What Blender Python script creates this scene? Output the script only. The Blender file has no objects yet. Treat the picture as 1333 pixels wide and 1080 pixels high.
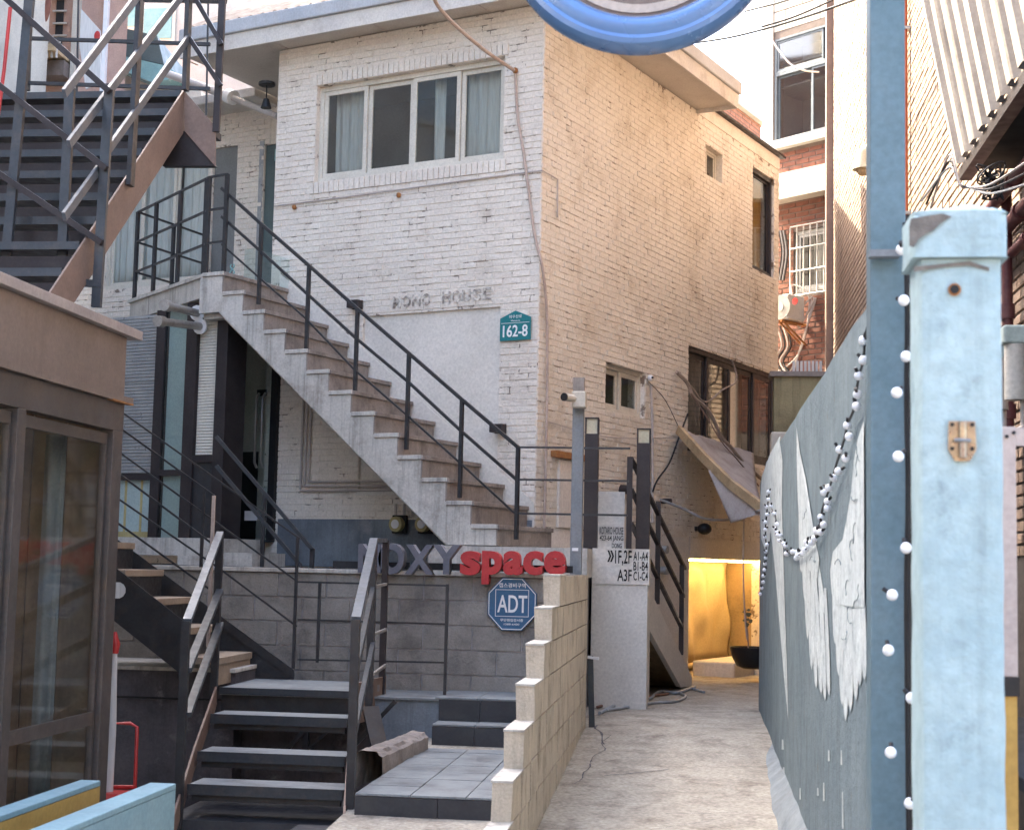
import bpy, math, random
from mathutils import Vector, Matrix
from mathutils import noise as mnoise
random.seed(7)
R = math.radians
scene = bpy.context.scene
col = scene.collection

# ------------------------------------------------------------------ camera
W0, H0, FPX = 1333, 1080, 2000.0
EYE = Vector((0, 0, 1.6))
_Z = Vector((443, 20540, -2000)).normalized()
_A = Vector((243, 0, -2000)); _A.y = -(_A.x*_Z.x + _A.z*_Z.z)/_Z.y; _A.normalize()
_X = _A.cross(_Z)
CW = Matrix((_X, _A, _Z))                    # camera axes -> world axes
cam_d = bpy.data.cameras.new('camera'); cam = bpy.data.objects.new('camera', cam_d)
col.objects.link(cam)
cam.matrix_world = Matrix.Translation(EYE) @ CW.to_4x4()
cam_d.sensor_width = 36; cam_d.sensor_fit = 'HORIZONTAL'; cam_d.lens = 36*FPX/W0
cam_d.clip_start = .05; cam_d.clip_end = 2000
cam_d.dof.use_dof = True; cam_d.dof.focus_distance = 13.0; cam_d.dof.aperture_fstop = 6.3
scene.camera = cam

# ------------------------------------------------------------------ light
SUN_DIR = Vector((-.85, .53, 0)).normalized(); SUN_EL = R(43)
world = bpy.data.worlds.new('World'); scene.world = world; world.use_nodes = True
wt = world.node_tree; wt.nodes.clear()
sky = wt.nodes.new('ShaderNodeTexSky'); sky.sky_type = 'NISHITA'; sky.sun_disc = False
sky.sun_elevation = SUN_EL; sky.sun_rotation = math.atan2(SUN_DIR.x, SUN_DIR.y)
sky.air_density = 1.0; sky.dust_density = 6.0; sky.ozone_density = 1.0
bg = wt.nodes.new('ShaderNodeBackground'); bg.inputs['Strength'].default_value = .15
wo = wt.nodes.new('ShaderNodeOutputWorld')
wt.links.new(sky.outputs[0], bg.inputs[0]); wt.links.new(bg.outputs[0], wo.inputs[0])
sd = bpy.data.lights.new('sun', 'SUN'); sd.energy = 3.0; sd.angle = R(.5); sd.color = (1, .88, .66)
so = bpy.data.objects.new('sun', sd); col.objects.link(so)
sdir = Vector((SUN_DIR.x*math.cos(SUN_EL), SUN_DIR.y*math.cos(SUN_EL), math.sin(SUN_EL)))
so.rotation_euler = sdir.to_track_quat('Z', 'Y').to_euler()
so.location = (0, 0, 30)
vs = scene.view_settings
vs.view_transform = 'Standard'; vs.look = 'None'; vs.gamma = 1; vs.use_curve_mapping = False
vs.exposure = 3.3
scene.cycles.max_bounces = 8
scene.cycles.diffuse_bounces = 6

# ------------------------------------------------------------------ geometry helpers
def ray(x, y): return CW @ Vector((x - W0/2 - .5 + 0, H0/2 - y, -FPX))
def onY(x, y, d): r = ray(x, y); return EYE + r*(d/r.y)
def onX(x, y, a): r = ray(x, y); return EYE + r*(a/r.x)
def onZ(x, y, z): r = ray(x, y); return EYE + r*((z-1.6)/r.z)
TH = R(22.1)
HU = Vector((-math.cos(TH), math.sin(TH), 0)); HN = Vector((-math.sin(TH), -math.cos(TH), 0)); UZ = Vector((0, 0, 1))
HC = onY(700, 500, 14.4); HC.z = 0
def Hp(a, b, z): return HC + HU*a + HN*b + UZ*z          # house axes: along front, out of front, up
def onP(x, y, o, n): r = ray(x, y); return EYE + r*(((o-EYE).dot(n))/r.dot(n))
def loc(p): q = p-HC; return Vector((q.dot(HU), q.dot(HN), p.z))
def F(x, y, b=0): return loc(onP(x, y, HC+HN*b, HN))
def S(x, y, a=0): return loc(onP(x, y, HC+HU*a, HU))
def HF(v): return Hp(v[0], v[1], v[2])
IDT = lambda v: Vector(v)

class MB:
    def __init__(s, T=IDT): s.v = []; s.f = []; s.T = T
    def add(s, vs, fs):
        n = len(s.v); s.v += [s.T(v) for v in vs]; s.f += [tuple(n+i for i in f) for f in fs]; return s
    def box(s, a, b):
        x0, y0, z0 = [min(p, q) for p, q in zip(a, b)]; x1, y1, z1 = [max(p, q) for p, q in zip(a, b)]
        return s.hexa([(x0,y0,z0),(x1,y0,z0),(x1,y1,z0),(x0,y1,z0),(x0,y0,z1),(x1,y0,z1),(x1,y1,z1),(x0,y1,z1)])
    def hexa(s, p): return s.add(p, [(3,2,1,0),(4,5,6,7),(0,1,5,4),(1,2,6,5),(2,3,7,6),(3,0,4,7)])
    def prism(s, poly, d):                     # polygon of 3D points, extruded by vector d
        d = Vector(d); n = len(poly); P = [Vector(p) for p in poly]
        s.add(P + [p+d for p in P], [tuple(range(n))[::-1], tuple(range(n, 2*n))] + [(i, (i+1) % n, n+(i+1) % n, n+i) for i in range(n)]); return s
    def bar(s, p, q, w, h=None, up=(0,0,1)):
        h = h or w; p = Vector(p); q = Vector(q); d = (q-p).normalized(); u = Vector(up)
        if abs(d.dot(u)) > .98: u = Vector((0, 1, 0))
        sx = d.cross(u).normalized()*w/2; sz = sx.cross(d).normalized()*h/2
        return s.hexa([p-sx-sz, p+sx-sz, q+sx-sz, q-sx-sz, p-sx+sz, p+sx+sz, q+sx+sz, q-sx+sz])
    def tube(s, pts, r, n=8, cap=True):
        P = [Vector(p) for p in pts]; rings = []; u = None
        for i, p in enumerate(P):
            d = (P[min(i+1, len(P)-1)] - P[max(i-1, 0)]).normalized()
            if u is None: u = d.orthogonal().normalized()
            u = (u - d*u.dot(d)).normalized(); w = d.cross(u); rr = r[i] if isinstance(r, (list, tuple)) else r
            rings.append([p + (u*math.cos(2*math.pi*k/n) + w*math.sin(2*math.pi*k/n))*rr for k in range(n)])
        vs = [v for g in rings for v in g]
        fs = [(i*n+k, i*n+(k+1) % n, (i+1)*n+(k+1) % n, (i+1)*n+k) for i in range(len(P)-1) for k in range(n)]
        if cap: fs += [tuple(range(n))[::-1], tuple(range((len(P)-1)*n, len(P)*n))]
        return s.add(vs, fs)
    def ball(s, c, r, n=10, m=6, sc=(1,1,1)):
        c = Vector(c); vs = [c+Vector((0,0,-r*sc[2]))]
        for i in range(1, m):
            t = math.pi*i/m
            vs += [c+Vector((r*sc[0]*math.sin(t)*math.cos(2*math.pi*k/n), r*sc[1]*math.sin(t)*math.sin(2*math.pi*k/n), -r*sc[2]*math.cos(t))) for k in range(n)]
        vs.append(c+Vector((0,0,r*sc[2]))); L = len(vs)-1
        fs = [(0, 1+(k+1) % n, 1+k) for k in range(n)] + [(1+i*n+k, 1+i*n+(k+1) % n, 1+(i+1)*n+(k+1) % n, 1+(i+1)*n+k) for i in range(m-2) for k in range(n)]
        fs += [(1+(m-2)*n+k, 1+(m-2)*n+(k+1) % n, L) for k in range(n)]
        return s.add(vs, fs)
    def grid(s, fn, nu, nv):                    # fn(i/nu, j/nv) -> point
        vs = [fn(i/nu, j/nv) for j in range(nv+1) for i in range(nu+1)]
        return s.add(vs, [(j*(nu+1)+i, j*(nu+1)+i+1, (j+1)*(nu+1)+i+1, (j+1)*(nu+1)+i) for j in range(nv) for i in range(nu)])
    def mesh(s, name, m):
        me = bpy.data.meshes.new(name); me.from_pydata([tuple(v) for v in s.v], [], s.f)
        if m: me.materials.append(m)
        me.validate(); return me
    def build(s, name, m, parent=None, smooth=False, bevel=0, label=None, kind=None, solid=0):
        me = s.mesh(name, m); o = bpy.data.objects.new(name, me); col.objects.link(o)
        if parent: o.parent = parent
        import bmesh
        bm = bmesh.new(); bm.from_mesh(me)
        if not solid: bmesh.ops.recalc_face_normals(bm, faces=bm.faces)
        bm.to_mesh(me); bm.free()
        if smooth:
            for p in me.polygons: p.use_smooth = True
            try: me.set_sharp_from_angle(angle=R(40))
            except Exception: pass
        if solid: md = o.modifiers.new('s', 'SOLIDIFY'); md.thickness = solid; md.offset = 0
        if bevel: md = o.modifiers.new('b', 'BEVEL'); md.width = bevel; md.segments = 2; md.limit_method = 'ANGLE'
        if label: o['label'] = label
        if kind: o['kind'] = kind
        return o

ROOTS = []
def thing(name, label, cat, group=None):
    o = bpy.data.objects.new(name, None); o.empty_display_size = .2; col.objects.link(o)
    o['label'] = label; o['category'] = cat
    if group: o['group'] = group
    ROOTS.append(o); return o
def tag(o, label, cat, group=None):
    o['label'] = label; o['category'] = cat
    if group: o['group'] = group
    return o
def struct(o): o['kind'] = 'structure'; return o
def settle():                                   # put every thing's Empty at the base of what it carries
    for r in ROOTS:
        lo = Vector((1e9,)*3); hi = -lo
        for c in r.children_recursive:
            if c.type != 'MESH': continue
            for k in c.bound_box:
                p = c.matrix_basis @ Vector(k)
                q = c.parent
                while q is not None and q is not r: p = q.matrix_basis @ p; q = q.parent
                lo = Vector(map(min, lo, p)); hi = Vector(map(max, hi, p))
        if lo.x > 1e8: continue
        b = Vector(((lo.x+hi.x)/2, (lo.y+hi.y)/2, lo.z)); r.location = b
        for c in r.children: c.location = c.location - b

# ------------------------------------------------------------------ materials
def pm(name, c1, c2=None, scale=3.0, rough=.8, metal=0, bump=.0, bscale=40, streak=0, dirt=None, dscale=1.2, damt=.4, fine=.12, spec=.3, zs=1, coat=0, dlo=.5, dhi=.68):
    m = bpy.data.materials.new(name); m.use_nodes = True; t = m.node_tree; N = t.nodes; L = t.links
    bs = N['Principled BSDF']; bs.inputs['Roughness'].default_value = rough; bs.inputs['Metallic'].default_value = metal
    bs.inputs['Specular IOR Level'].default_value = spec; bs.inputs['Coat Weight'].default_value = coat
    c2 = c2 or tuple(x*.8 for x in c1)
    geo = N.new('ShaderNodeNewGeometry'); mp = N.new('ShaderNodeMapping'); mp.inputs['Scale'].default_value = (1, 1, zs)
    L.new(geo.outputs['Position'], mp.inputs[0])
    def noi(sc, det=4, vec=mp, r=.55):
        n = N.new('ShaderNodeTexNoise'); n.inputs['Scale'].default_value = sc; n.inputs['Detail'].default_value = det
        n.inputs['Roughness'].default_value = r; L.new(vec.outputs[0], n.inputs['Vector']); return n.outputs['Fac']
    def ramp(f, a, b, lo=0., hi=1.):
        r = N.new('ShaderNodeMapRange'); r.inputs[1].default_value = a; r.inputs[2].default_value = b
        r.inputs[3].default_value = lo; r.inputs[4].default_value = hi; L.new(f, r.inputs[0]); return r.outputs[0]
    def mix(f, a, b, mode='MIX'):
        x = N.new('ShaderNodeMix'); x.data_type = 'RGBA'; x.blend_type = mode
        if isinstance(f, (int, float)): x.inputs[0].default_value = f
        else: L.new(f, x.inputs[0])
        for k, v in ((6, a), (7, b)):
            if isinstance(v, tuple): x.inputs[k].default_value = (*v, 1)
            else: L.new(v, x.inputs[k])
        return x.outputs[2]
    c = mix(ramp(noi(scale), .35, .65), tuple(c1), tuple(c2))
    if streak:
        m2 = N.new('ShaderNodeMapping'); m2.inputs['Scale'].default_value = (9, 9, .5); L.new(geo.outputs['Position'], m2.inputs[0])
        c = mix(ramp(noi(1.6, 5, m2, .7), .5, .72, 0, streak), c, tuple(x*.35 for x in c1))
    if dirt:
        c = mix(ramp(noi(dscale, 8, mp, .68), dlo, dhi, 0, damt), c, tuple(dirt))
    if fine:
        fn = noi(bscale*1.3, 3); g = N.new('ShaderNodeCombineColor'); v = ramp(fn, .3, .7, 1-fine*1.6, 1)
        for k in range(3): L.new(v, g.inputs[k])
        c = mix(1.0, c, g.outputs[0], 'MULTIPLY')
    L.new(c, bs.inputs['Base Color'])
    if rough > .15: L.new(ramp(noi(scale*3), .3, .7, max(rough-.12, .05), min(rough+.1, 1)), bs.inputs['Roughness'])
    if bump:
        b = N.new('ShaderNodeBump'); b.inputs['Strength'].default_value = bump; b.inputs['Distance'].default_value = .01
        L.new(noi(bscale, 6, mp, .65), b.inputs['Height']); L.new(b.outputs[0], bs.inputs['Normal'])
    return m
def glass(name, tint=(.7,.8,.8), refl=.12, rough=.05):
    m = bpy.data.materials.new(name); m.use_nodes = True; t = m.node_tree; N = t.nodes; L = t.links
    N.remove(N['Principled BSDF']); out = N['Material Output']
    tr = N.new('ShaderNodeBsdfTransparent'); tr.inputs[0].default_value = (*tint, 1)
    gl = N.new('ShaderNodeBsdfGlossy'); gl.inputs['Roughness'].default_value = rough
    lw = N.new('ShaderNodeFresnel'); lw.inputs[0].default_value = 1.5
    ad = N.new('ShaderNodeMath'); ad.operation = 'ADD'; ad.inputs[1].default_value = refl; ad.use_clamp = True
    L.new(lw.outputs[0], ad.inputs[0]); mx = N.new('ShaderNodeMixShader')
    gg = N.new('ShaderNodeNewGeometry'); iv = N.new('ShaderNodeMath'); iv.operation = 'SUBTRACT'; iv.inputs[0].default_value = 1; L.new(gg.outputs['Backfacing'], iv.inputs[1])
    ml = N.new('ShaderNodeMath'); ml.operation = 'MULTIPLY'; L.new(ad.outputs[0], ml.inputs[0]); L.new(iv.outputs[0], ml.inputs[1])
    L.new(ml.outputs[0], mx.inputs[0]); L.new(tr.outputs[0], mx.inputs[1]); L.new(gl.outputs[0], mx.inputs[2]); L.new(mx.outputs[0], out.inputs[0])
    return m
def emis(name, c, s):
    m = bpy.data.materials.new(name); m.use_nodes = True; b = m.node_tree.nodes['Principled BSDF']
    b.inputs['Base Color'].default_value = (*c, 1); b.inputs['Emission Color'].default_value = (*c, 1); b.inputs['Emission Strength'].default_value = s
    return m
M = {}
M['rust_letters'] = pm('flaked_letter_trace', (.16,.13,.11), (.76,.70,.62), 24, .9)
M['tealpanel'] = pm('pale_teal_panel', (.42,.52,.50), (.36,.45,.44), 3, .5)
M['wbrick'] = pm('painted_brick', (.82,.75,.66), (.73,.66,.58), 1.3, .7, bump=.9, bscale=34, dirt=(.40,.31,.23), dscale=3.5, damt=.45, dlo=.56, dhi=.74)
M['litbrick'] = pm('side_lit_painted_brick', (.82,.77,.69), (.74,.68,.59), 1.1, .7, bump=.9, bscale=34, dirt=(.45,.36,.27), dscale=2.2, damt=.6, dlo=.52, dhi=.72)  # copy of the front paint, the light on the side wall put into its tint
M['litjoint'] = pm('side_lit_painted_joint', (.80,.745,.66), (.72,.66,.57), 2, .9, bump=.3, dirt=(.14,.09,.06), dscale=7, damt=.85, dlo=.55, dhi=.61)  # joint copy, tinted likewise for the light on the side wall
M['wjoint'] = pm('painted_joint', (.79,.72,.63), (.71,.64,.56), 2, .9, bump=.3, dirt=(.12,.09,.07), dscale=7, damt=.85, dlo=.56, dhi=.62)
M['plaster'] = pm('plaster_paint', (.76,.71,.64), (.69,.65,.585), 1.5, .7, bump=.12, bscale=30, dirt=(.45,.40,.36), dscale=2, damt=.25)
M['soffit'] = pm('soffit_board', (.62,.57,.50), (.56,.51,.45), 1.5, .7, bump=.05, dirt=(.35,.28,.22), dscale=2.5, damt=.35)
M['fascia'] = pm('fascia_paint', (.66,.62,.56), (.58,.55,.52), 2, .6, bump=.1, dirt=(.30,.24,.2), dscale=3, damt=.4)
M['gutter'] = pm('gutter_metal', (.50,.52,.55), (.42,.45,.49), 3, .4, dirt=(.3,.25,.2), damt=.3)
M['rust_roof'] = pm('roof_sheet', (.42,.33,.25), (.30,.22,.16), 6, .8, bump=.3)
M['conc_w'] = pm('stained_white_concrete', (.63,.59,.53), (.53,.50,.45), 3, .85, bump=.4, bscale=35, streak=.75, dirt=(.22,.17,.14), dscale=3.5, damt=.55)
M['riser'] = pm('stained_terrazzo_riser', (.36,.315,.28), (.27,.235,.21), 5, .8, bump=.3, streak=.5, dirt=(.10,.085,.075), dscale=6, damt=.5)
M['steel'] = pm('dark_steel', (.050,.052,.058), (.035,.036,.04), 8, .42, .35, bump=.08, dirt=(.10,.07,.05), dscale=9, damt=.3, spec=.5)
M['steelblue'] = pm('slate_painted_steel', (.052,.060,.070), (.042,.050,.060), 5, .4, .2, bump=.05, dirt=(.14,.11,.09), dscale=7, damt=.3, spec=.5)
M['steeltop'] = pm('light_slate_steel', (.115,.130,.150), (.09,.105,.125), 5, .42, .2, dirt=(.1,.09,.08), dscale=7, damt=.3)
M['brownplate'] = pm('brown_painted_plate', (.235,.165,.135), (.20,.14,.115), 2, .55, .1, bump=.04, dirt=(.12,.09,.07), dscale=4, damt=.3)
M['pvc'] = pm('white_window_frame', (.70,.66,.57), (.63,.59,.51), 2, .45, dirt=(.4,.33,.28), dscale=5, damt=.3)
M['alu'] = pm('aluminium', (.42,.43,.43), (.34,.35,.36), 6, .38, .6)
M['dark'] = pm('dark_interior', (.035,.035,.037), (.025,.025,.027), 3, .9)
M['dim'] = pm('dim_interior_wall', (.22,.225,.22), (.17,.175,.17), 1.5, .9)
M['curtain'] = pm('curtain_cloth', (.68,.67,.65), (.56,.56,.55), 3, .9, zs=.1)
M['glass'] = glass('window_glass', (.86,.885,.87), .09)
M['glassd'] = glass('dark_window_glass', (.84,.84,.82), .07)
M['glassk'] = glass('kiosk_glass', (.93,.95,.94), .03)
M['block'] = pm('cement_block', (.68,.58,.45), (.55,.47,.37), 3.5, .9, bump=.8, bscale=60, streak=.35, dirt=(.22,.17,.12), dscale=3, damt=.55)
M['blockg'] = pm('grey_cement_block', (.34,.31,.275), (.25,.228,.205), 4, .9, bump=.8, bscale=60, dirt=(.09,.08,.078), dscale=2.5, damt=.6)
M['mortar'] = pm('mortar', (.34,.30,.27), (.25,.22,.2), 8, .95, bump=.5)
M['mortarg'] = pm('grey_mortar', (.36,.33,.32), (.24,.22,.215), 8, .95, bump=.5)
M['tile'] = pm('grey_floor_tile', (.26,.28,.285), (.20,.213,.22), 3, .55, bump=.1, dirt=(.10,.095,.09), dscale=3, damt=.5, spec=.4)
M['tileriser'] = pm('dark_riser_tile', (.055,.056,.062), (.040,.041,.046), 4, .5, bump=.1, dirt=(.09,.085,.08), dscale=5, damt=.4)
M['conc'] = pm('alley_concrete', (.50,.45,.37), (.39,.345,.28), 3.2, .9, bump=1.0, bscale=30, dirt=(.16,.125,.10), dscale=5, damt=.6, dlo=.50, dhi=.68, fine=.25)
M['concd'] = pm('dark_stained_concrete', (.13,.12,.13), (.075,.068,.075), 2.5, .85, bump=.5, streak=.5, dirt=(.30,.29,.29), dscale=4, damt=.5, dlo=.58, dhi=.68)
M['bluegrey'] = pm('worn_blue_grey_paint', (.22,.25,.28), (.13,.15,.175), 2.5, .8, bump=.4, streak=.5, dirt=(.36,.34,.33), dscale=3.5, damt=.5, dlo=.56, dhi=.7)
M['bluewall'] = pm('blue_painted_concrete', (.18,.235,.265), (.14,.19,.22), 2.4, .75, bump=.7, bscale=30, streak=.45, dirt=(.09,.12,.14), dscale=6, damt=.4)
M['bluepost'] = pm('blue_painted_steel', (.125,.195,.235), (.10,.165,.20), 1.6, .45, .1, bump=.04, dirt=(.2,.25,.28), dscale=3, damt=.25)
M['palepost'] = pm('pale_blue_painted_concrete', (.38,.50,.53), (.31,.43,.47), 4.0, .65, bump=.7, bscale=22, streak=.3, dirt=(.16,.22,.25), dscale=11, damt=.55, dlo=.58, dhi=.72)
M['palechip'] = pm('chipped_bare_concrete', (.22,.20,.18), (.14,.13,.12), 20, .9, bump=.8)
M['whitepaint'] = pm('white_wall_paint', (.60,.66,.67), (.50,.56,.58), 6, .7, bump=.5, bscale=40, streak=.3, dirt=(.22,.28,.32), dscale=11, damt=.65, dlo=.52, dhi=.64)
M['footing'] = pm('white_washed_footing', (.30,.33,.34), (.22,.25,.265), 4, .85, bump=.7, bscale=30, dirt=(.18,.18,.18), dscale=5, damt=.55)
M['kioskbrown'] = pm('brown_fascia_metal', (.215,.165,.14), (.18,.14,.118), 1.2, .5, .15, bump=.03, streak=.15, dirt=(.16,.11,.08), dscale=3, damt=.35)
M['kiosktop'] = pm('pale_coping_metal', (.40,.35,.33), (.32,.28,.27), 3, .5, .2)
M['kioskframe'] = pm('taupe_window_frame', (.11,.095,.09), (.085,.075,.07), 3, .45, .3, dirt=(.2,.12,.06), dscale=5, damt=.2)
M['rust'] = pm('rust', (.42,.20,.07), (.28,.12,.05), 15, .9, bump=.4)
M['lowblue'] = pm('pale_blue_board', (.22,.36,.41), (.19,.31,.36), 2, .5, bump=.05)
M['gold'] = pm('yellow_board', (.50,.32,.09), (.38,.23,.06), 2.5, .6)
M['red'] = pm('red_paint', (.55,.035,.03), (.45,.03,.03), 5, .4, spec=.5)
M['signred'] = pm('red_sign_face', (.50,.03,.035), (.42,.025,.03), 5, .45, spec=.4)
M['signgrey'] = pm('grey_sign_letter', (.15,.15,.175), (.12,.12,.145), 5, .5)
M['signside'] = pm('pale_letter_side', (.5,.46,.42), (.4,.37,.34), 9, .6, dirt=(.2,.16,.13), dscale=10, damt=.5)
M['adt'] = pm('blue_sign_panel', (.02,.11,.24), (.018,.10,.21), 3, .4, spec=.5)
M['teal'] = pm('teal_number_plate', (.02,.20,.22), (.018,.18,.20), 3, .4)
M['white'] = pm('white_lettering', (.78,.78,.78), (.72,.72,.72), 8, .5, fine=0)
M['black'] = pm('black_plastic', (.02,.02,.022), (.015,.015,.017), 8, .45)
M['blacktxt'] = pm('black_lettering', (.02,.02,.02), (.03,.03,.03), 20, .7, fine=0)
M['farframe'] = pm('grey_blue_frame', (.16,.19,.21), (.12,.15,.17), 4, .5)
M['greypole'] = pm('grey_galvanised_pole', (.23,.25,.27), (.19,.21,.23), 4, .5, .3, dirt=(.14,.13,.12), dscale=5, damt=.3)
M['brownblack'] = pm('dark_bronze_post', (.052,.044,.045), (.038,.032,.034), 4, .45, .3)
M['lampglass'] = pm('cream_lamp_diffuser', (.62,.56,.40), (.55,.49,.34), 6, .4)
M['cctv'] = pm('cream_plastic', (.58,.53,.45), (.52,.48,.40), 6, .5)
M['pipe'] = pm('painted_conduit', (.55,.49,.45), (.46,.41,.38), 6, .6)
M['ppipe'] = pm('stained_pinkish_pipe', (.52,.42,.36), (.42,.33,.28), 5, .6)
M['orange'] = pm('orange_gas_pipe', (.55,.15,.055), (.48,.12,.045), 4, .5)
M['maroon'] = pm('maroon_drain_pipe', (.105,.032,.036), (.08,.025,.03), 4, .5, dirt=(.2,.12,.1), dscale=6, damt=.3)
M['chrome'] = pm('steel_flue', (.50,.48,.45), (.40,.38,.36), 8, .42, .7)
M['redbrick'] = pm('red_brick', (.36,.27,.205), (.25,.175,.13), 9, .85, bump=.5, bscale=70, dirt=(.16,.11,.10), dscale=3, damt=.5)
M['brickj'] = pm('dark_mortar', (.055,.045,.042), (.08,.07,.065), 10, .95)
M['farbrick'] = pm('brown_brick', (.25,.105,.07), (.17,.07,.05), 6, .85, bump=.3, dirt=(.09,.05,.04), dscale=2, damt=.5)
M['farjoint'] = pm('grey_brown_mortar', (.20,.16,.14), (.16,.13,.11), 10, .95)
M['pinkbrick'] = pm('pink_brick', (.50,.33,.26), (.42,.27,.22), 5, .85, bump=.2)
M['cream'] = pm('cream_render', (.58,.54,.46), (.50,.46,.39), 2, .8, dirt=(.35,.3,.25), dscale=2, damt=.3)
M['mossy'] = pm('yellowed_concrete', (.38,.33,.19), (.28,.24,.14), 3, .9, bump=.4, streak=.6, dirt=(.15,.12,.07), dscale=3, damt=.4)
M['corr'] = pm('corrugated_sheet', (.46,.41,.37), (.38,.34,.31), 3, .5, .2, dirt=(.2,.16,.13), dscale=3, damt=.4)
M['tealglass'] = pm('teal_sheet', (.26,.46,.46), (.19,.37,.38), 2, .25)
M['canopy'] = pm('grey_green_canopy', (.11,.15,.15), (.08,.115,.12), 2, .4)
M['wood'] = pm('weathered_timber', (.50,.37,.22), (.40,.29,.17), 4, .8, bump=.3, dirt=(.15,.10,.06), dscale=9, damt=.4)
M['treadwood'] = pm('tan_tread', (.34,.27,.20), (.27,.21,.16), 5, .7, bump=.2)
M['tarp'] = pm('grey_tarpaulin', (.46,.42,.40), (.38,.34,.32), 4, .7, dirt=(.25,.2,.17), dscale=4, damt=.4)
M['vine'] = pm('pale_vine_stem', (.40,.33,.28), (.28,.23,.19), 10, .85, bump=.4)
M['hose'] = pm('grey_hose', (.40,.41,.42), (.3,.31,.32), 6, .5)
M['hosered'] = pm('brown_cable', (.30,.15,.09), (.2,.1,.07), 8, .6)
M['blue'] = pm('glossy_blue_rim', (.10,.215,.44), (.09,.19,.40), 2, .28, .15, fine=.03, spec=.6, coat=.3)
M['beige'] = pm('beige_sign_ring', (.50,.43,.37), (.46,.39,.34), 3, .5)
M['taupe'] = pm('taupe_sign_face', (.20,.155,.135), (.17,.13,.115), 3, .5)
M['bulb'] = pm('frosted_white_bulb', (.78,.80,.84), (.72,.75,.80), 10, .3, fine=0, spec=.5)
M['beigeframe'] = pm('beige_steel_frame', (.45,.38,.35), (.38,.32,.30), 3, .5)
M['brass'] = pm('worn_brass_latch', (.52,.40,.27), (.32,.26,.22), 30, .35, .8)
M['leaf'] = pm('grey_green_leaf', (.10,.13,.10), (.07,.09,.07), 10, .7)
M['meter'] = pm('cream_gas_meter', (.50,.42,.20), (.40,.33,.15), 6, .5)
M['meterg'] = pm('pale_green_meter', (.40,.48,.46), (.33,.4,.39), 6, .5)
M['acwhite'] = pm('aged_white_enamel', (.55,.53,.49), (.48,.46,.42), 4, .5, dirt=(.3,.25,.2), dscale=5, damt=.3)

# ------------------------------------------------------------------ bricks
def brick_variants(bl, bh, dp, mat, nv=6, ins=.003):
    out = []
    for k in range(nv):
        m = MB(); j = lambda: random.uniform(-.0025, .0025)
        x, z = bl/2, bh/2
        back = [(-x,-.004,-z),(x,-.004,-z),(x,-.004,z),(-x,-.004,z)]
        front = [(-x+ins+j(), dp+j(), -z+ins+j()), (x-ins+j(), dp+j(), -z+ins+j()), (x-ins+j(), dp+j(), z-ins+j()), (-x+ins+j(), dp+j(), z-ins+j())]
        m.add(back+front, [(4,5,6,7),(0,1,5,4),(1,2,6,5),(2,3,7,6),(3,0,4,7)])
        me = m.mesh('brick', mat)
        out.append(me)
    return out
BR = []          # candidates for single bricks: (distance, root, matrix, variants)
def bricks(root, O, U, Nn, u1, z0, z1, mat, holes=(), course=.0625, length=.2, joint=.009, dp=.008, keep=None, single=0, off=0, name='brick', u0=0, jit=.002, stackbond=False, rough=False):
    """running bond on the plane through O; U along, Nn outward; single = how many become objects of their own"""
    U = Vector(U).normalized(); Nn = Vector(Nn).normalized(); O = Vector(O)
    cand = []; rest = MB(); k = 0; z = z0
    while z + course*.6 < z1:
        zt = min(z+course, z1); sh = 0 if stackbond else (k % 2)*length/2
        u = u0 - sh + off
        while u < u1:
            a, b = max(u, u0), min(u+length, u1); u += length
            if b-a < .03: continue
            segs = [(a, b)]
            for (h0, h1, g0, g1) in holes:
                if zt - .01 > g0 and z + .01 < g1:
                    ns = []
                    for (p, q) in segs:
                        if q <= h0 or p >= h1: ns.append((p, q)); continue
                        if h0-p > .025: ns.append((p, h0))
                        if q-h1 > .025: ns.append((h1, q))
                    segs = ns
            for (p, q) in segs:
                if keep and not keep((p+q)/2, (z+zt)/2): continue
                c = O + U*((p+q)/2) + UZ*((z+zt)/2)
                full = (q-p) > length*.97 and (zt-z) > course*.97
                cand.append(((c-EYE).length, full, c, q-p-joint, zt-z-joint))
        z += course; k += 1
    cand.sort(key=lambda t: t[0])
    rot = Matrix((U, Nn, UZ)).transposed().to_4x4()
    var = brick_variants(length-joint, course-joint, dp, mat) if single else None
    ns = 0
    for d, full, c, l, h in cand:
        dd = dp + random.uniform(-jit, jit)
        if rough: l += joint*random.choice((-.6, 0, .5, .9, .9)); h += joint*random.uniform(-.5, .75); c = c + UZ*random.uniform(-.0015, .0015)
        if full and ns < single:
            o = bpy.data.objects.new(name, random.choice(var)); col.objects.link(o); o.parent = root
            o.matrix_basis = Matrix.Translation(c + Nn*(dd-dp)) @ rot; ns += 1
        else:
            i = .004; x, zz = l/2, h/2; P = lambda u_, n_, z_: c+U*u_+Nn*n_+UZ*z_; j = lambda: random.uniform(-.002, .002)
            rest.add([P(-x,-.004,-zz), P(x,-.004,-zz), P(x,-.004,zz), P(-x,-.004,zz), P(-x+i,dd+j(),-zz+i), P(x-i,dd+j(),-zz+i), P(x-i,dd+j(),zz-i), P(-x+i,dd+j(),zz-i)],
                     [(4,5,6,7),(0,1,5,4),(1,2,6,5),(2,3,7,6),(3,0,4,7)])
    if rest.f:
        o = rest.build('brickwork', mat, root); o['kind'] = 'stuff'
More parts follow.
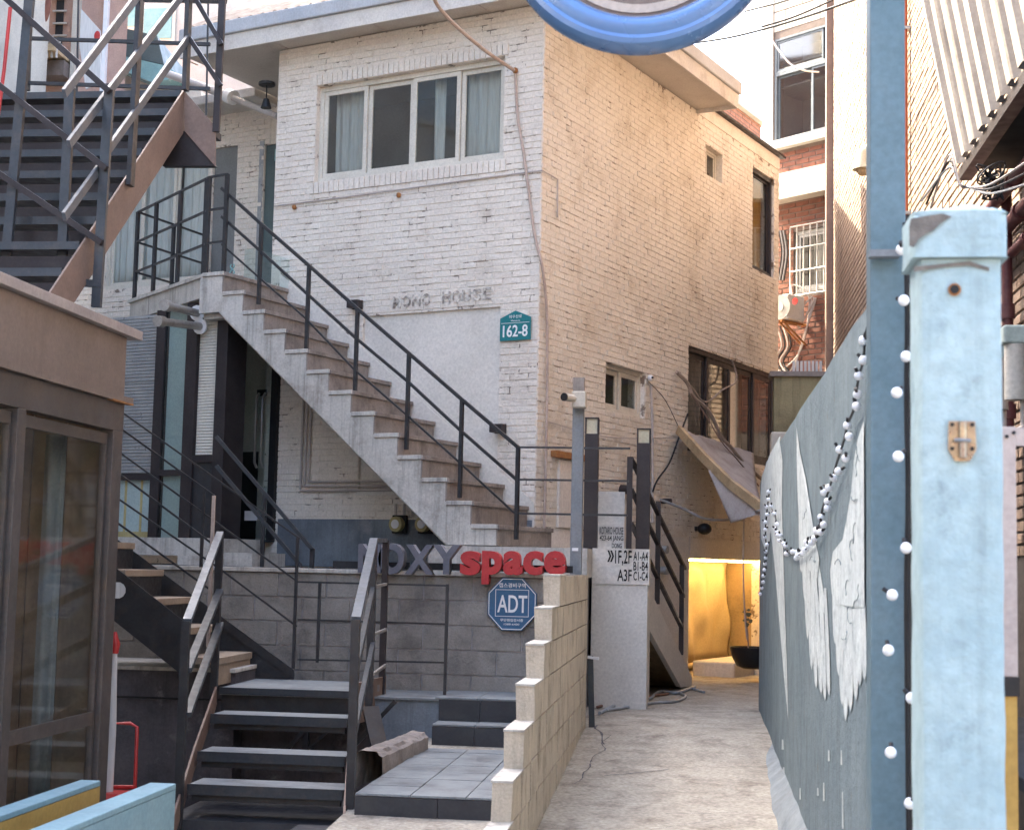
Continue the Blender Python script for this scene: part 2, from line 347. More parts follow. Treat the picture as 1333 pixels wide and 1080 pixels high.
def wall_holes(mb, P, u0, u1, z0, z1, holes, th):
    """wall slab with rectangular openings; P(u, depth, z) -> point, depth 0 = face, th = back"""
    us = sorted({u0, u1, *[h[0] for h in holes], *[h[1] for h in holes]}); zs_ = sorted({z0, z1, *[h[2] for h in holes], *[h[3] for h in holes]})
    us = [u for u in us if u0 <= u <= u1]; zs_ = [z for z in zs_ if z0 <= z <= z1]
    for a, b in zip(us, us[1:]):
        for c, d in zip(zs_, zs_[1:]):
            if any(h[0]-1e-6 <= a and b <= h[1]+1e-6 and h[2]-1e-6 <= c and d <= h[3]+1e-6 for h in holes): continue
            mb.hexa([P(a,0,c), P(b,0,c), P(b,th,c), P(a,th,c), P(a,0,d), P(b,0,d), P(b,th,d), P(a,th,d)])

# ------------------------------------------------------------------ lettering
FONT = None
def text(s, name, mat, parent, O, U, V, w, h, depth, fat=0.0, label=None, side=None, shear=0):
    """text whose ink box has its lower left at O, width w along U, height h along V, rising from the surface by depth"""
    cu = bpy.data.curves.new('t', 'FONT'); cu.body = s; cu.size = 1; cu.offset = fat; cu.extrude = .5; cu.resolution_u = 4; cu.shear = shear
    ob = bpy.data.objects.new('t', cu); col.objects.link(ob)
    dg = bpy.context.evaluated_depsgraph_get(); me = bpy.data.meshes.new_from_object(ob.evaluated_get(dg))
    bpy.data.objects.remove(ob)
    U = Vector(U).normalized(); V = Vector(V).normalized(); Wn = U.cross(V).normalized(); O = Vector(O)
    xs = [v.co.x for v in me.vertices]; ys = [v.co.y for v in me.vertices]
    if not xs: return None
    x0, x1, y0, y1 = min(xs), max(xs), min(ys), max(ys)
    for v in me.vertices:
        v.co = O + U*((v.co.x-x0)/(x1-x0)*w) + V*((v.co.y-y0)/(y1-y0)*h) + Wn*((v.co.z+.5)*depth)
    me.materials.clear(); me.materials.append(mat)
    if side:
        me.materials.append(side)
        for p in me.polygons: p.material_index = 0 if abs(p.normal.z) > .9 else 1
        me.update()
        for p in me.polygons:
            n = p.normal; p.material_index = 0 if abs(n.dot(Wn)) > .9 else 1
    o = bpy.data.objects.new(name, me); col.objects.link(o); o.parent = parent
    if label: o['label'] = label
    return o

# ================================================================== the setting
def gz(y, x=0): return .02 + .055*(min(max(y, 6.1), 12.0)-6.1) if x > -2.1 else -.3
g = MB(); xs = [-90,-40,-15,-8,-5,-3,-2,-1.5,-1,-.5,0,.3,.6,1,1.5,2,3,6,15,40,90]
ys = [-60,-20,0,3,5,6.1,7,8,9,10,11,12,13,14,16,18,20,24,30,60,150]
def bumpz(x, y): return gz(y, x) + (.012*mnoise.noise(Vector((x*1.3, y*1.3, 0))) if -2 < x < 2 and 5 < y < 20 else 0)
gx = [-90,-40,-15,-8,-5,-3,-2.2] + [-2+.1*i for i in range(41)] + [3,6,15,40,90]
gy = [-60,-20,0,3] + [5+.15*i for i in range(101)] + [22,24,30,60,150]
g.add([(x, y, bumpz(x, y)) for y in gy for x in gx], [(j*len(gx)+i, j*len(gx)+i+1, (j+1)*len(gx)+i+1, (j+1)*len(gx)+i) for j in range(len(gy)-1) for i in range(len(gx)-1)])
struct(g.build('alley_ground', M['conc'], smooth=True))
# cracks and the expansion joint of the alley slab, as thin recessed-looking filler strips
ck = MB()
def crack(p, q, w=.008, seg=14, amp=.05):
    P = [Vector(p).lerp(Vector(q), i/seg) for i in range(seg+1)]
    P = [v + Vector((mnoise.noise(v*3)*amp, mnoise.noise(v*3+Vector((9,9,0)))*amp, 0)) for v in P]
    for a, b in zip(P, P[1:]):
        d = (b-a).normalized(); s_ = Vector((-d.y, d.x, 0))*w/2*random.uniform(.5, 1.4)
        ck.add([(v.x, v.y, bumpz(v.x, v.y)+.004) for v in (a-s_, b-s_, b+s_, a+s_)], [(0,1,2,3)])
crack((-.5, 10.9, 0), (.42, 11.1, 0), .007); crack((-.74, 9.9, 0), (-.66, 11.8, 0), .007, 20, .06); crack((-.2, 9.1, 0), (.35, 9.2, 0), .005)
crack((-.6, 10.2, 0), (-.2, 10.5, 0), .01); crack((-.1, 12.6, 0), (.5, 12.5, 0), .006); crack((-.45, 8.5, 0), (.1, 9.0, 0), .006); crack((-.8, 12.4, 0), (-.66, 11.4, 0), .014)
struct(ck.build('ground_crack', M['concd']))

# ================================================================== the white brick house
H = thing('brick_house', 'two storey white painted brick house with a wide sliding window and a pale eave', 'house')
WIN = (.433, 2.70, 5.54, 6.57); PAN = (.42, 2.02, 2.30, 4.08)
SH = [(4.17, 4.72, 6.33, 6.70), (5.80, 6.62, 5.48, 6.82), (1.49, 2.475, 3.21, 3.71), (3.70, 6.69, 2.95, 4.19), (3.78, 6.40, .30, 1.72)]
m = MB(HF); wall_holes(m, lambda u, d, z: (u, -d, z), 0, 3.22, 0, 7.03, [WIN, PAN], .2); m.build('front_wall', M['wjoint'], H)
m = MB(HF); wall_holes(m, lambda u, d, z: (d, -u, z), .2, 3.9, 0, 7.03, SH, .2); wall_holes(m, lambda u, d, z: (d, -u, z), 3.9, 6.82, 0, 7.17, SH, .2); m.build('side_wall', M['litjoint'], H)
m = MB(HF); m.box((3.22, -.2, 1.5), (3.02, -1.4, 7.03)).box((.2, -6.62, .0), (5, -6.82, 7.1)); m.build('hidden_wall', M['wbrick'], H)
# front bricks
diag = lambda u: 4.42 - .2066*((3.0-u)/.265) + .10
bricks(H, Hp(0,0,0), HU, HN, 3.22, 1.54, 7.02, M['wbrick'], [WIN, PAN], single=150, dp=.006, joint=.007, jit=.0028, rough=True,
       keep=lambda u, z: not (z < diag(u)+.02 and z > diag(u)-.55 and u < 3.2) )
m = MB(HF); m.box((-.012, -3.93, 7.0), (.0, -6.81, 7.165)); m.build('parapet_render', M['litbrick'], H)
bricks(H, Hp(0,0,0), -HN, -HU, 6.82, 1.96, 6.99, M['litbrick'], SH, single=150, dp=.006, joint=.007, jit=.0028, rough=True, keep=lambda u, z: True)
# rowlock course under and over the big window
rl = MB(HF)
for z0_ in (WIN[2]-.125, WIN[3]+.006):
    u = WIN[0]-.04
    while u < WIN[1]+.02: rl.box((u, -.002, z0_), (u+.055, .016+random.uniform(-.002,.003), z0_+.115)); u += .064
rl.build('rowlock_course', M['wbrick'], H, kind='stuff')
# smooth painted band that climbs beside the stair
band = MB(HF)
for i in range(14):
    a0, a1 = 3.1-.245*i, 3.1-.245*(i+1)
    if a1 < 0: a1 = .0
    if a0 <= 0: break
    band.hexa([(a0,-.002,max(diag(a0)-.6, 1.6)),(a1,-.002,max(diag(a1)-.6, 1.6)),(a1,.012,max(diag(a1)-.6, 1.6)),(a0,.012,max(diag(a0)-.6, 1.6)),(a0,-.002,diag(a0)),(a1,-.002,diag(a1)),(a1,.012,diag(a1)),(a0,.012,diag(a0))])
band.build('painted_skirting', M['plaster'], H)
m = MB(HF); m.box((PAN[0], -.05, PAN[2]), (PAN[1], -.03, PAN[3])); m.build('plaster_infill', M['plaster'], H)
m = MB(HF); m.box((PAN[0]-.02, -.03, PAN[2]-.04), (PAN[1]+.02, .02, PAN[2])); m.build('infill_sill', M['plaster'], H)
# smooth rendered zone low on the side wall
m = MB(HF); m.box((-.012, -.02, .3), (.0, -3.76, 1.95)); m.box((-.010, -3.785, 1.73), (.0, -6.8, 1.955)); m.build('rendered_base', M['plaster'], H)
m = MB(HF); m.box((-.004, -1.0, 1.97), (-.03, -.74+.3, 2.62)); m.build('blocked_hatch', M['plaster'], H)
m = MB(HF); m.box((-.0, -1.08, 2.64), (-.06, -.3, 2.70)); m.build('hatch_lintel', M['rust'], H)
# blue grey paint low under the stair
m = MB(HF); m.box((.02, .0, 1.54), (3.0, .02, 2.02)); m.build('painted_dado', M['bluegrey'], H)
# belt cable ledge
m = MB(HF); m.tube([(3.2,.02,5.33),(2.4,.02,5.335),(1.5,.02,5.35),(.6,.02,5.365),(-.02,.02,5.37),(-.02,-.3,5.355),(-.02,-.31,4.98)], .008, 5); m.build('wall_cable', M['pipe'], H)
for a in (2.93, 1.62): MB(HF).ball((a,.025,5.29), .028, 6, 5).build('anchor', M['rust'], H)

def window(root, P, u0, u1, z0, z1, bounds, rec=.09, fw=.04, frame='pvc', gl='glassd', room=1.2, curtain=None, name='window', sw=.035, label=None, cdep=.14):
    """P(u, depth, z); depth grows into the wall. bounds: sash boundaries"""
    f = MB(); f.T = lambda v: P(v[0], v[1], v[2])
    d0, d1 = rec-.03, rec+.05
    f.box((u0, d0, z0), (u1, d1, z0+fw)).box((u0, d0, z1-fw), (u1, d1, z1)).box((u0, d0, z0+fw), (u0+fw, d1, z1-fw)).box((u1-fw, d0, z0+fw), (u1, d1, z1-fw))
    fo = f.build(name, M[frame], root, bevel=.003, label=label)
    bs = [u0+fw] + list(bounds) + [u1-fw]
    for i, (a, b) in enumerate(zip(bs, bs[1:])):
        dd = d0 + (.012 if i % 2 else .038)
        s_ = MB(); s_.T = f.T; e = .001; zz0, zz1 = z0+fw+e, z1-fw-e; a += e; b -= e
        s_.box((a, dd, zz0), (b, dd+.025, zz0+sw)).box((a, dd, zz1-sw), (b, dd+.025, zz1)).box((a, dd, zz0+sw), (a+sw, dd+.025, zz1-sw)).box((b-sw, dd, zz0+sw), (b, dd+.025, zz1-sw))
        s_.build('sash', M[frame], fo, bevel=.002)
        g_ = MB(); g_.T = f.T; g_.box((a+sw-.004, dd+.01, zz0+sw-.004), (b-sw+.004, dd+.014, zz1-sw+.004)); g_.build('pane', M[gl], fo)
    if curtain:
        for (c0, c1, cm) in curtain:
            c = MB(); c.T = f.T
            c.grid(lambda i, j: (c0+(c1-c0)*i, rec+cdep+.02*math.sin(i*(c1-c0)*55)+.01*math.sin(i*(c1-c0)*23+j*2), z0+.03+(z1-z0-.06)*j), max(8, int((c1-c0)*60)), 6)
            c.build('curtain', M[cm], fo, smooth=True, solid=.004)
    rm = MB(); rm.T = f.T; t = .02
    rm.box((u0-.15, rec+room, z0-.15), (u1+.15, rec+room+t, z1+.15)).box((u0-.15-t, rec+.12, z0-.15), (u0-.15, rec+room, z1+.15)).box((u1+.15, rec+.12, z0-.15), (u1+.15+t, rec+room, z1+.15))
    rm.box((u0-.15, rec+.12, z0-.15-t), (u1+.15, rec+room, z0-.15)).box((u0-.15, rec+.12, z1+.15), (u1+.15, rec+room, z1+.15+t))
    rm.build('room', M['dim'], root)
    return fo
PF = lambda u, d, z: Hp(u, -d, z)
PS = lambda u, d, z: Hp(d, -u, z)
bnd = [F(x, 130)[0] for x in (595, 533, 474)]
window(H, PF, *WIN, bnd, gl='glass', curtain=[(.52, .98, 'curtain'), (1.25, 1.38, 'curtain'), (2.2, 2.6, 'curtain')], label='wide window of four sliding sashes', fw=.05, sw=.045)
window(H, PS, 4.17, 4.72, 6.33, 6.70, [4.42], rec=.11, fw=.03, sw=.025, label='tiny high window')
window(H, PS, 1.49, 2.475, 3.21, 3.71, [1.96], rec=.08, fw=.045, sw=.05, gl='glassd', curtain=[(1.55, 1.85, 'tealglass')], label='small white sliding window')
wd = window(H, PS, 3.70, 6.69, 2.95, 4.19, [4.35, 5.15, 5.95], rec=.05, fw=.06, sw=.06, frame='brownblack', gl='glassd', curtain=[(3.8, 4.9, 'dim'), (6.0, 6.3, 'dim')], label='long dark framed window')
wn = window(H, PS, 5.80, 6.62, 5.48, 6.82, [], rec=.06, fw=.05, sw=.03, frame='brownblack', gl='glassd', label='tall narrow window with an amber blind')
m = MB(); m.T = lambda v: PS(*v); m.box((5.88, .16, 5.5), (6.55, .17, 6.8)); m.build('blind', M['gold'], wn)
# eaves, fascia, gutter and roof
A1, B1, OV, OVS = 4.3, -3.9, .36, .52
m = MB(HF); m.box((-OVS+.02, OV-.02, 7.04), (A1, B1, 7.06)); m.build('soffit', M['soffit'], H)
for a in (.6, 1.85, 3.1, 4.35): MB(HF).box((a, -.0, 7.032), (a+.012, OV-.03, 7.0405)).build('soffit_joint', M['pipe'], H)
m = MB(HF)
m.box((-OVS, OV, 6.99), (A1, OV-.025, 7.16)).box((-OVS, OV-.025, 6.99), (-OVS+.025, B1, 7.16)).box((-OVS+.025, B1, 6.99), (0.0, B1+.025, 7.3))
m.build('fascia', M['fascia'], H, bevel=.004)
m = MB(HF)
m.box((-OVS-.03, OV+.03, 7.163), (A1, OV-.05, 7.31)).box((-OVS-.03, OV-.05, 7.163), (-OVS+.05, B1-.04, 7.31))
m.build('gutter', M['gutter'], H, bevel=.012)
m = MB(HF)
def roofpt(i, j): a = -OVS+(A1+OVS)*i; b = OV - (OV-B1)*j; h = min(j, 1-j)*2; h = min(h, min(i*(A1+OVS), 9)/2.1); return (a, b, 7.315+1.25*h + .012*math.sin(a*40))
m.grid(roofpt, 260, 16); m.build('roof', M['rust_roof'], H)
m = MB(HF); m.box((-.07, -3.96, 7.172), (5, -6.9, 7.20)); m.build('rear_roof_edge', M['brownblack'], H)
# letters once fixed above the infill, now only rough remains
for k, ch in enumerate('MONO HOUSE'):
    if ch != ' ': text(ch, 'letter_trace', M['rust_letters'], H, Hp(1.66-.116*k, .010, 4.135+.002*k), -HU, UZ, .095, .12, .004, fat=.03)
# ---- recessed left wing
LB = -1.4
WL = (5.30, 6.95, 4.92, 6.62); DR = (4.9, 5.27, 4.44, 6.55); TD = (3.3, 4.49, 4.44, 6.50)
m = MB(HF); wall_holes(m, lambda u, d, z: (u, LB-d, z), 3.0, 8.6, 1.5, 6.95, [WL, DR, TD], .2); m.build('wing_wall', M['wjoint'], H)
m = MB(HF); m.box((4.31, LB+.45, 6.951), (8.8, -4, 7.06)); m.build('wing_roof_slab', M['fascia'], H, bevel=.01)
bricks(H, Hp(0, LB, 0), HU, HN, 8.6, 4.44, 6.94, M['wbrick'], [WL, DR, TD], u0=4.4)
window(H, lambda u, d, z: Hp(u, LB-d, z), *WL, [5.86, 6.4], rec=.04, fw=.05, sw=.04, gl='glassk', cdep=.06, curtain=[(5.32, 5.82, 'curtain'), (5.9, 6.92, 'curtain')], label='balcony window with pale pleated curtains')
m = MB(HF); m.box((4.9, LB-.06, 4.44), (5.27, LB-.03, 6.55)); m.build('side_panel', M['dim'], H, label='grey door leaf')
m = MB(HF); m.box((TD[0], LB-.06, TD[2]), (TD[1], LB-.03, TD[3])); td = m.build('door', M['canopy'], H, label='dark teal upper door')
MB(HF).box((4.20, LB-.028, 6.30), (4.36, LB-.024, 6.44)).build('sticker', M['tealglass'], td)
for z in (6.16, 6.10, 6.04): MB(HF).box((4.24, LB-.028, z), (4.30, LB-.024, z+.035)).build('sticker', M['white'], td)
m = MB(HF); m.box((4.50, LB+.01, 4.44), (4.56, LB-.05, 6.55)); m.build('door_frame', M['alu'], H)
# pale waste pipe under the wing eave, with its elbow
m = MB(); pA = onY(215, 95, 17.4); pB = onY(300, 126, 16.6); pC = onY(362, 152, 15.9)
pp = thing('drain_pipe', 'pale drain pipe running slantwise below the left end of the eave', 'pipe')
m.tube([pA, pA.lerp(pB,.5), pB], .05, 10); m.build('pipe_run', M['pipe'], pp, smooth=True)
MB().tube([pB-(pB-pA)*.03, pB+(pB-pA)*.05], .085, 12).build('collar', M['white'], pp, smooth=True)
MB().tube([pB, pB.lerp(pC,.5), pC], .036, 10).build('thin_run', M['pipe'], pp, smooth=True)
lp = thing('eave_lamp', 'small black lamp hanging under the eave beside the upper door', 'lamp')
q = onY(348, 108, 15.75)
MB().tube([q+Vector((0,0,.0)), q-Vector((0,0,.03))], .09, 12).build('mount', M['black'], lp)
MB().tube([q-Vector((0,0,.02)), q-Vector((0,0,.19))], .008, 6).build('stem', M['black'], lp)
MB().tube([q-Vector((0,0,.18)), q-Vector((0,0,.28))], [.03, .06], 10).build('lamp_shade', M['black'], lp)

# house number plate, wall lamps
t = thing('house_number_plate', 'teal house number plate 162-8 on the white brick corner', 'sign')
a0, a1, z0, z1 = .068, .405, 3.735, 3.985
m = MB(HF); m.prism([(a0,.02,z0),(a1,.02,z0),(a1,.02,z1-.03),((a0+a1)/2,.02,z1+.04),(a0,.02,z1-.03)], HN*.012 if False else (0,.012,0)); m.build('plate', M['teal'], t, bevel=.003)
text('162-8', 'number', M['white'], t, Hp(a1-.035, .032, z0+.035), -HU, UZ, .27, .115, .003, fat=.015)
text('와우산로', 'street_name', M['white'], t, Hp(a1-.10, .032, z0+.215), -HU, UZ, .14, .032, .003)
text('Wausan-ro', 'street_name', M['white'], t, Hp(a1-.12, .032, z0+.185), -HU, UZ, .10, .014, .003)
m = MB(HF); m.box((a0+.015,.032,z0+.168),(a1-.015,.034,z0+.172)); m.build('divider', M['white'], t)
for (px, py, lb) in ((466, 397, 'black box lamp on the brick wall above the plaster infill'), (652, 558, 'black box lamp on the brick wall beside the lower stair rail')):
    c = F(px, py, .02); t = thing('wall_lamp', lb, 'lamp', 'box lamps on the white wall')
    m = MB(HF); m.box((c[0]-.06, .012, c[2]-.045), (c[0]+.06, .03, c[2]+.045)); m.build('mount', M['black'], t)
    m = MB(HF); m.box((c[0]-.07, .03, c[2]-.04), (c[0]+.07, .12, c[2]+.04)); m.build('lamp_shade', M['brownblack'], t, bevel=.006)

# ================================================================== concrete staircase along the front wall
ST = thing('concrete_staircase', 'stained concrete outdoor staircase with stepped white side and black rails', 'staircase')
DA, DZ, SB = .265, .2066, 1.05
ai = [3.0-DA*i for i in range(13)]; zi = [4.42-DZ*i for i in range(13)]
bl = F(285, 406, SB); br = F(582, 689, SB)
prof = [(ai[0]+.28, zi[0])]
for i in range(13):
    prof.append((ai[i], zi[i])); 
    prof.append((ai[i], zi[i]-DZ if i < 12 else 1.765))
prof += [(br[0]-.0, 1.765), (bl[0], bl[2]), (ai[0]+.28, bl[2]+.0)]
m = MB(HF); m.prism([(a, SB-.07, z) for a, z in prof], (0, .07, 0)); m.build('side_stringer', M['conc_w'], ST)
m = MB(HF); m.prism([(a, .02, z-.05) for a, z in prof], (0, .955, 0)); m.build('stair_body', M['conc_w'], ST)
for i in range(13):
    zb = zi[i]-DZ if i < 12 else 1.765
    m = MB(HF); m.box((ai[i]-.012, .02, zb+.002), (ai[i]+.02, SB-.002, zi[i]-.035)); s_ = m.build('step', M['riser'], ST)
    m = MB(HF); m.box((ai[i]-.035, .02, zi[i]-.035), (ai[i]+DA-.014, SB+.003, zi[i]+.003)); m.build('tread', M['riser'], s_, bevel=.004)
    m = MB(HF); m.box((ai[i]-.02, SB+.001, zi[i]-.03), (ai[i]+DA-.02, SB+.016, zi[i]+.008)); m.build('side_edge', M['conc_w'], s_, bevel=.003)
# landing
zl = 4.425; B_ = HZ = None
def onHZ(x, y, z): return loc(onZ(x, y, z))
q1 = onHZ(265, 357, zl); q2 = onHZ(170, 391, zl)
land = [(3.0, 1.05), (q1[0], q1[1]), (q2[0], q2[1]), (q2[0]+.2, LB), (3.22, LB), (3.22, .02), (3.0, .02)]
m = MB(HF); m.prism([(a, b, zl-.235) for a, b in land], (0, 0, .20)); m.build('landing_slab', M['conc_w'], ST)
land2 = [(3.0, 1.07), (q1[0], q1[1]+.02), (q2[0]+.02, q2[1]+.02), (q2[0]+.22, LB), (3.22, LB), (3.22, .02), (3.0, .02)]
m = MB(HF); m.prism([(a, b, zl-.034) for a, b in land2], (0, 0, .036)); m.build('landing_coping', M['conc_w'], ST)
# stair railing: posts and rails read off the photograph on the outer plane of the stair
RB = .97
posts = [((341, 292), (341, 396)), ((403, 346), (399, 476)), ((466, 402), (461, 530)), ((533, 460), (530, 585)), ((602, 520), (598, 648)), ((675, 582), (673, 702))]
for p, q in posts:
    P_, Q_ = F(*p, RB), F(*q, RB); m = MB(HF); m.bar((P_[0], RB, P_[2]), (P_[0], RB, Q_[2]), .032, .032, up=(0,1,0)); m.build('rail_post', M['steel'], ST)
def rail(root, pts, fn, w=.018, mat='steel', name='rail'):
    P_ = [fn(x, y) for x, y in pts]; m = MB(HF)
    for a, b in zip(P_, P_[1:]): m.bar(a, b, w, w*1.1)
    return m.build(name, M[mat], root)
fr = lambda x, y: F(x, y, RB)
rail(ST, [(289, 245), (341, 292), (403, 346), (466, 402), (533, 460), (602, 520), (675, 582)], fr, .028)
rail(ST, [(289, 282), (341, 328), (401, 383), (465, 441), (531, 496), (601, 561), (673, 624)], fr, .024)
rail(ST, [(289, 318), (341, 364), (397, 413), (463, 482), (530, 540), (598, 601), (671, 668)], fr, .016)
m = MB(HF); c0 = F(675, 582, RB); c1 = F(673, 624, RB); c2 = F(671, 668, RB)
for c in (c0, c1, c2): m.bar((c[0], RB, c[2]), (c[0]-.92, RB-.35, c[2]+.0), .018, .018)
m.build('landing_rail', M['steel'], ST)
LR = thing('landing_railing', 'black balcony railing with curved corner on the upper landing', 'railing')
qa = (3.03, 1.0); qb = (q1[0], q1[1]-.04); qc = (q2[0]-.03, q2[1]-.03); qd = (q2[0]+.1, LB+.15)
def lpost(p, h=1.0, w=.035): m = MB(HF); m.bar((p[0], p[1], zl), (p[0], p[1], zl+h), w, w, up=(0,1,0)); m.build('rail_post', M['steel'], LR)
for p in (qa, qb, (qb[0]+.06, qb[1]-.03)): lpost(p)
for f in (.38, .72): lpost((qb[0]+(qc[0]-qb[0])*f, qb[1]+(qc[1]-qb[1])*f))
lpost(qc); lpost(((qc[0]+qd[0])/2, (qc[1]+qd[1])/2)); lpost(qd)
for h in (1.0, .66, .32):
    m = MB(HF)
    for a, b in ((qa, qb), (qb, qc), (qc, qd)): m.bar((*a, zl+h), (*b, zl+h), .026, .02)
    m.build('rail', M['steel'], LR)
cb = thing('scroll_plant_stand', 'pale scrolled metal stand at the head of the concrete stair', 'stand')
c = F(303, 345, .5)
for sgn in (-1, 1):
    pts = [(c[0]+sgn*(.02+.05*math.sin(t_*.5)*math.cos(t_*.9)), .5, zl+.02+.028*t_) for t_ in [k*.5 for k in range(14)]]
    MB(HF).tube(pts, .008, 6).build('scroll', M['tealglass'], cb)
m = MB(HF); m.box((c[0]-.1, .42, zl+.003), (c[0]+.1, .58, zl+.03)); m.build('foot', M['tealglass'], cb)
g_ = glass('rail_glass', (.88,.94,.94), .04)
m = MB(HF); m.box((3.1, .6, zl+.01), (2.98, -.0, zl+.32)); m.build('glass_guard', g_, cb)

# ================================================================== entrance porch below the landing
PO = thing('entrance_porch', 'dark framed glass entrance porch with roller shutters under the landing', 'porch')
m = MB(HF); 
c0 = F(240, 385, .9); c1 = F(290, 385, .9); zt = 4.18; zb = 1.80
m.box((3.06, .86, zb), (3.20, .55, zt)).box((3.46, .86, zb), (3.60, .55, zt)).box((3.20, .86, 2.55), (3.46, .82, 2.62)).box((3.20, .86, zt-.12), (3.46, .60, zt))
m.build('column_frame', M['brownblack'], PO, bevel=.004)
m = MB(HF); m.box((3.20, .83, zb), (3.46, .80, 2.55)); m.build('column_panel', M['steel'], PO)
m = MB(HF)
for k in range(46): m.hexa([(3.205,.80,2.63+k*.03),(3.455,.80,2.63+k*.03),(3.455,.80,2.658+k*.03),(3.205,.80,2.658+k*.03),(3.205,.815,2.632+k*.03),(3.455,.815,2.632+k*.03),(3.455,.811,2.657+k*.03),(3.205,.811,2.657+k*.03)])
m.build('column_blind', M['pvc'], PO, kind='stuff')
m = MB(HF); m.box((3.62, .60, zb), (4.10, .585, zt)); m.build('side_glass', M['glassk'], PO)
m = MB(HF); m.box((3.62, .55, zb), (4.10, .54, zt)); m.build('pale_glass_backing', M['tealpanel'], PO)  # pale teal backing added to brighten the glass and give its frosted look
m = MB(HF); m.box((3.60, .62, 2.44), (4.10, .56, 2.50)).box((4.10, .62, zb), (4.22, .50, zt)).box((4.22, .58, 2.40), (6.3, .50, 2.47)); m.build('shopfront_frame', M['brownblack'], PO)
m = MB(HF)
for k in range(48): m.hexa([(4.23,.50,2.48+k*.035),(6.3,.50,2.48+k*.035),(6.3,.50,2.514+k*.035),(4.23,.50,2.514+k*.035),(4.23,.528,2.481+k*.035),(6.3,.528,2.481+k*.035),(6.3,.521,2.513+k*.035),(4.23,.521,2.513+k*.035)])
m.box((4.23,.5,2.9),(6.3,.532,2.915)).box((4.23,.5,3.45),(6.3,.532,3.465))
m.build('roller_shutter', M['alu'], PO, kind='stuff')
m = MB(HF); m.box((4.23, .52, zb), (6.3, .50, 2.40)); m.build('lower_panel', M['tealpanel'] if 'tealpanel' in M else M['plaster'], PO)
m = MB(HF); m.box((4.23, .525, zb), (6.3, .521, 1.86)).box((4.40,.525,zb+.06),(4.43,.521,2.40)).box((4.62,.525,zb+.06),(4.65,.521,2.40)); m.build('yellow_trim', M['meter'], PO)
m = MB(HF); m.box((3.05, -.37, zb), (6.3, -.32, zt)); m.build('inner_wall', M['plaster'], PO)
m = MB(HF); m.box((3.05, .8, zb-.02), (6.3, -1.15, zb-.001)); m.build('porch_floor', M['tileriser'], PO)
m = MB(HF); m.box((3.04,.06,zb),(3.12,-.02,4.1)).box((3.12,.06,3.98),(3.9,-.02,4.1)); m.build('door_frame', M['black'], PO)
m = MB(HF); m.box((3.13, .03, zb+.02), (3.95, .01, 3.96)); dr = m.build('glass_door', glass('door_glass', (.88,.92,.92), .02), PO)
for a in (3.20, 3.28):
    m = MB(HF); m.tube([(a,.05,2.55),(a,.09,2.60),(a,.09,3.28),(a,.05,3.33)], .014, 8); m.build('handle', M['chrome'], dr, smooth=True)
m = MB(HF); m.box((3.25,.045,2.0),(3.42,.04,2.1)); m.build('notice', M['white'], dr)
m = MB(HF); m.box((3.55, -.315, zb), (3.8, -.31, 2.75)).box((3.3, -.315, 3.35), (3.6, -.31, 3.42)); m.build('inner_door', M['black'], PO)
# porch step and base
m = MB(HF); m.box((3.0, 1.0, 1.62), (6.6, .3, 1.795)); m.build('porch_slab', M['conc_w'], PO)
m = MB(HF); m.box((2.95, 1.02, 1.5), (3.45, .55, 1.62)).box((2.6, .92, 1.5), (3.0, .4, 1.66)); m.build('porch_step', M['conc_w'], PO)
# twin flue pipes
for k, (x0, y0, x1, y1, lb) in enumerate(((258, 414, 214, 404, 'steel flue pipe through the porch column, upper of the two'), (262, 421, 206, 414, 'steel flue pipe through the porch column, lower of the two'))):
    t = thing('flue_pipe', lb, 'pipe', 'steel flue pipes above the porch')
    p = Hp(*F(x1, y1, 1.62)); q = Hp(*F(x0, y0, .87))
    p += UZ*(.05 if k == 0 else -.03); q += UZ*(.05 if k == 0 else -.03)
    MB().tube([p, p.lerp(q,.5), q], .04, 14).build('pipe_run', M['chrome'], t, smooth=True)
    MB().tube([p-(q-p)*.01, p+(q-p)*.12], .055, 14).build('end_cap', M['chrome'], t, smooth=True)
    MB().tube([q-(q-p)*.03, q+(q-p)*.0], .08, 14).build('wall_collar', M['white'], t, smooth=True)
# pipes and gas meters under the stair
gp = thing('gas_pipework', 'thin painted gas pipes bracketed to the wall under the staircase', 'pipe')
for k, o_ in enumerate((0, .05, .10)):
    za = 2.40-.045*k; pts = [(2.62+.05*k,.03,3.3), (2.62+.05*k,.03,za), (1.45-.05*k,.03,za)]
    if k == 2: pts += [(1.35,.03,2.05)]
    MB(HF).tube([v for a_, b_ in zip(pts, pts[1:]) for v in (Vector(a_), Vector(a_).lerp(Vector(b_), .98))]+[pts[-1]], .012, 8).build('pipe_run', M['pipe'], gp)
for k, (px, py) in enumerate(((517, 682), (551, 682), (576, 688))):
    c = F(px, py, .1); t = thing('gas_meter', ['yellowish gas meter under the stair, the one farthest left', 'yellowish gas meter under the stair, between two others', 'yellowish gas meter half hidden by the lowest stair soffit'][k], 'gas meter', 'gas meters under the staircase')
    m = MB(HF); m.tube([(c[0],.06,c[2]),(c[0],.13,c[2])], .075, 16); m.build('dial_body', M['meter'], t, smooth=True)
    m = MB(HF); m.tube([(c[0],.131,c[2]),(c[0],.136,c[2])], .045, 16); m.build('dial', M['white'], t)
    m = MB(HF); m.box((c[0]-.08,.02,c[2]-.09),(c[0]+.08,.07,c[2]+.09)); m.build('case', M['dark'], t, bevel=.01)
    m = MB(HF); m.tube([(c[0]-.05,.05,c[2]+.09),(c[0]-.05,.05,c[2]+.2)], .014, 8).tube([(c[0]+.05,.05,c[2]+.09),(c[0]+.05,.05,c[2]+.2)], .014, 8); m.build('pipe', M['pipe'], t)

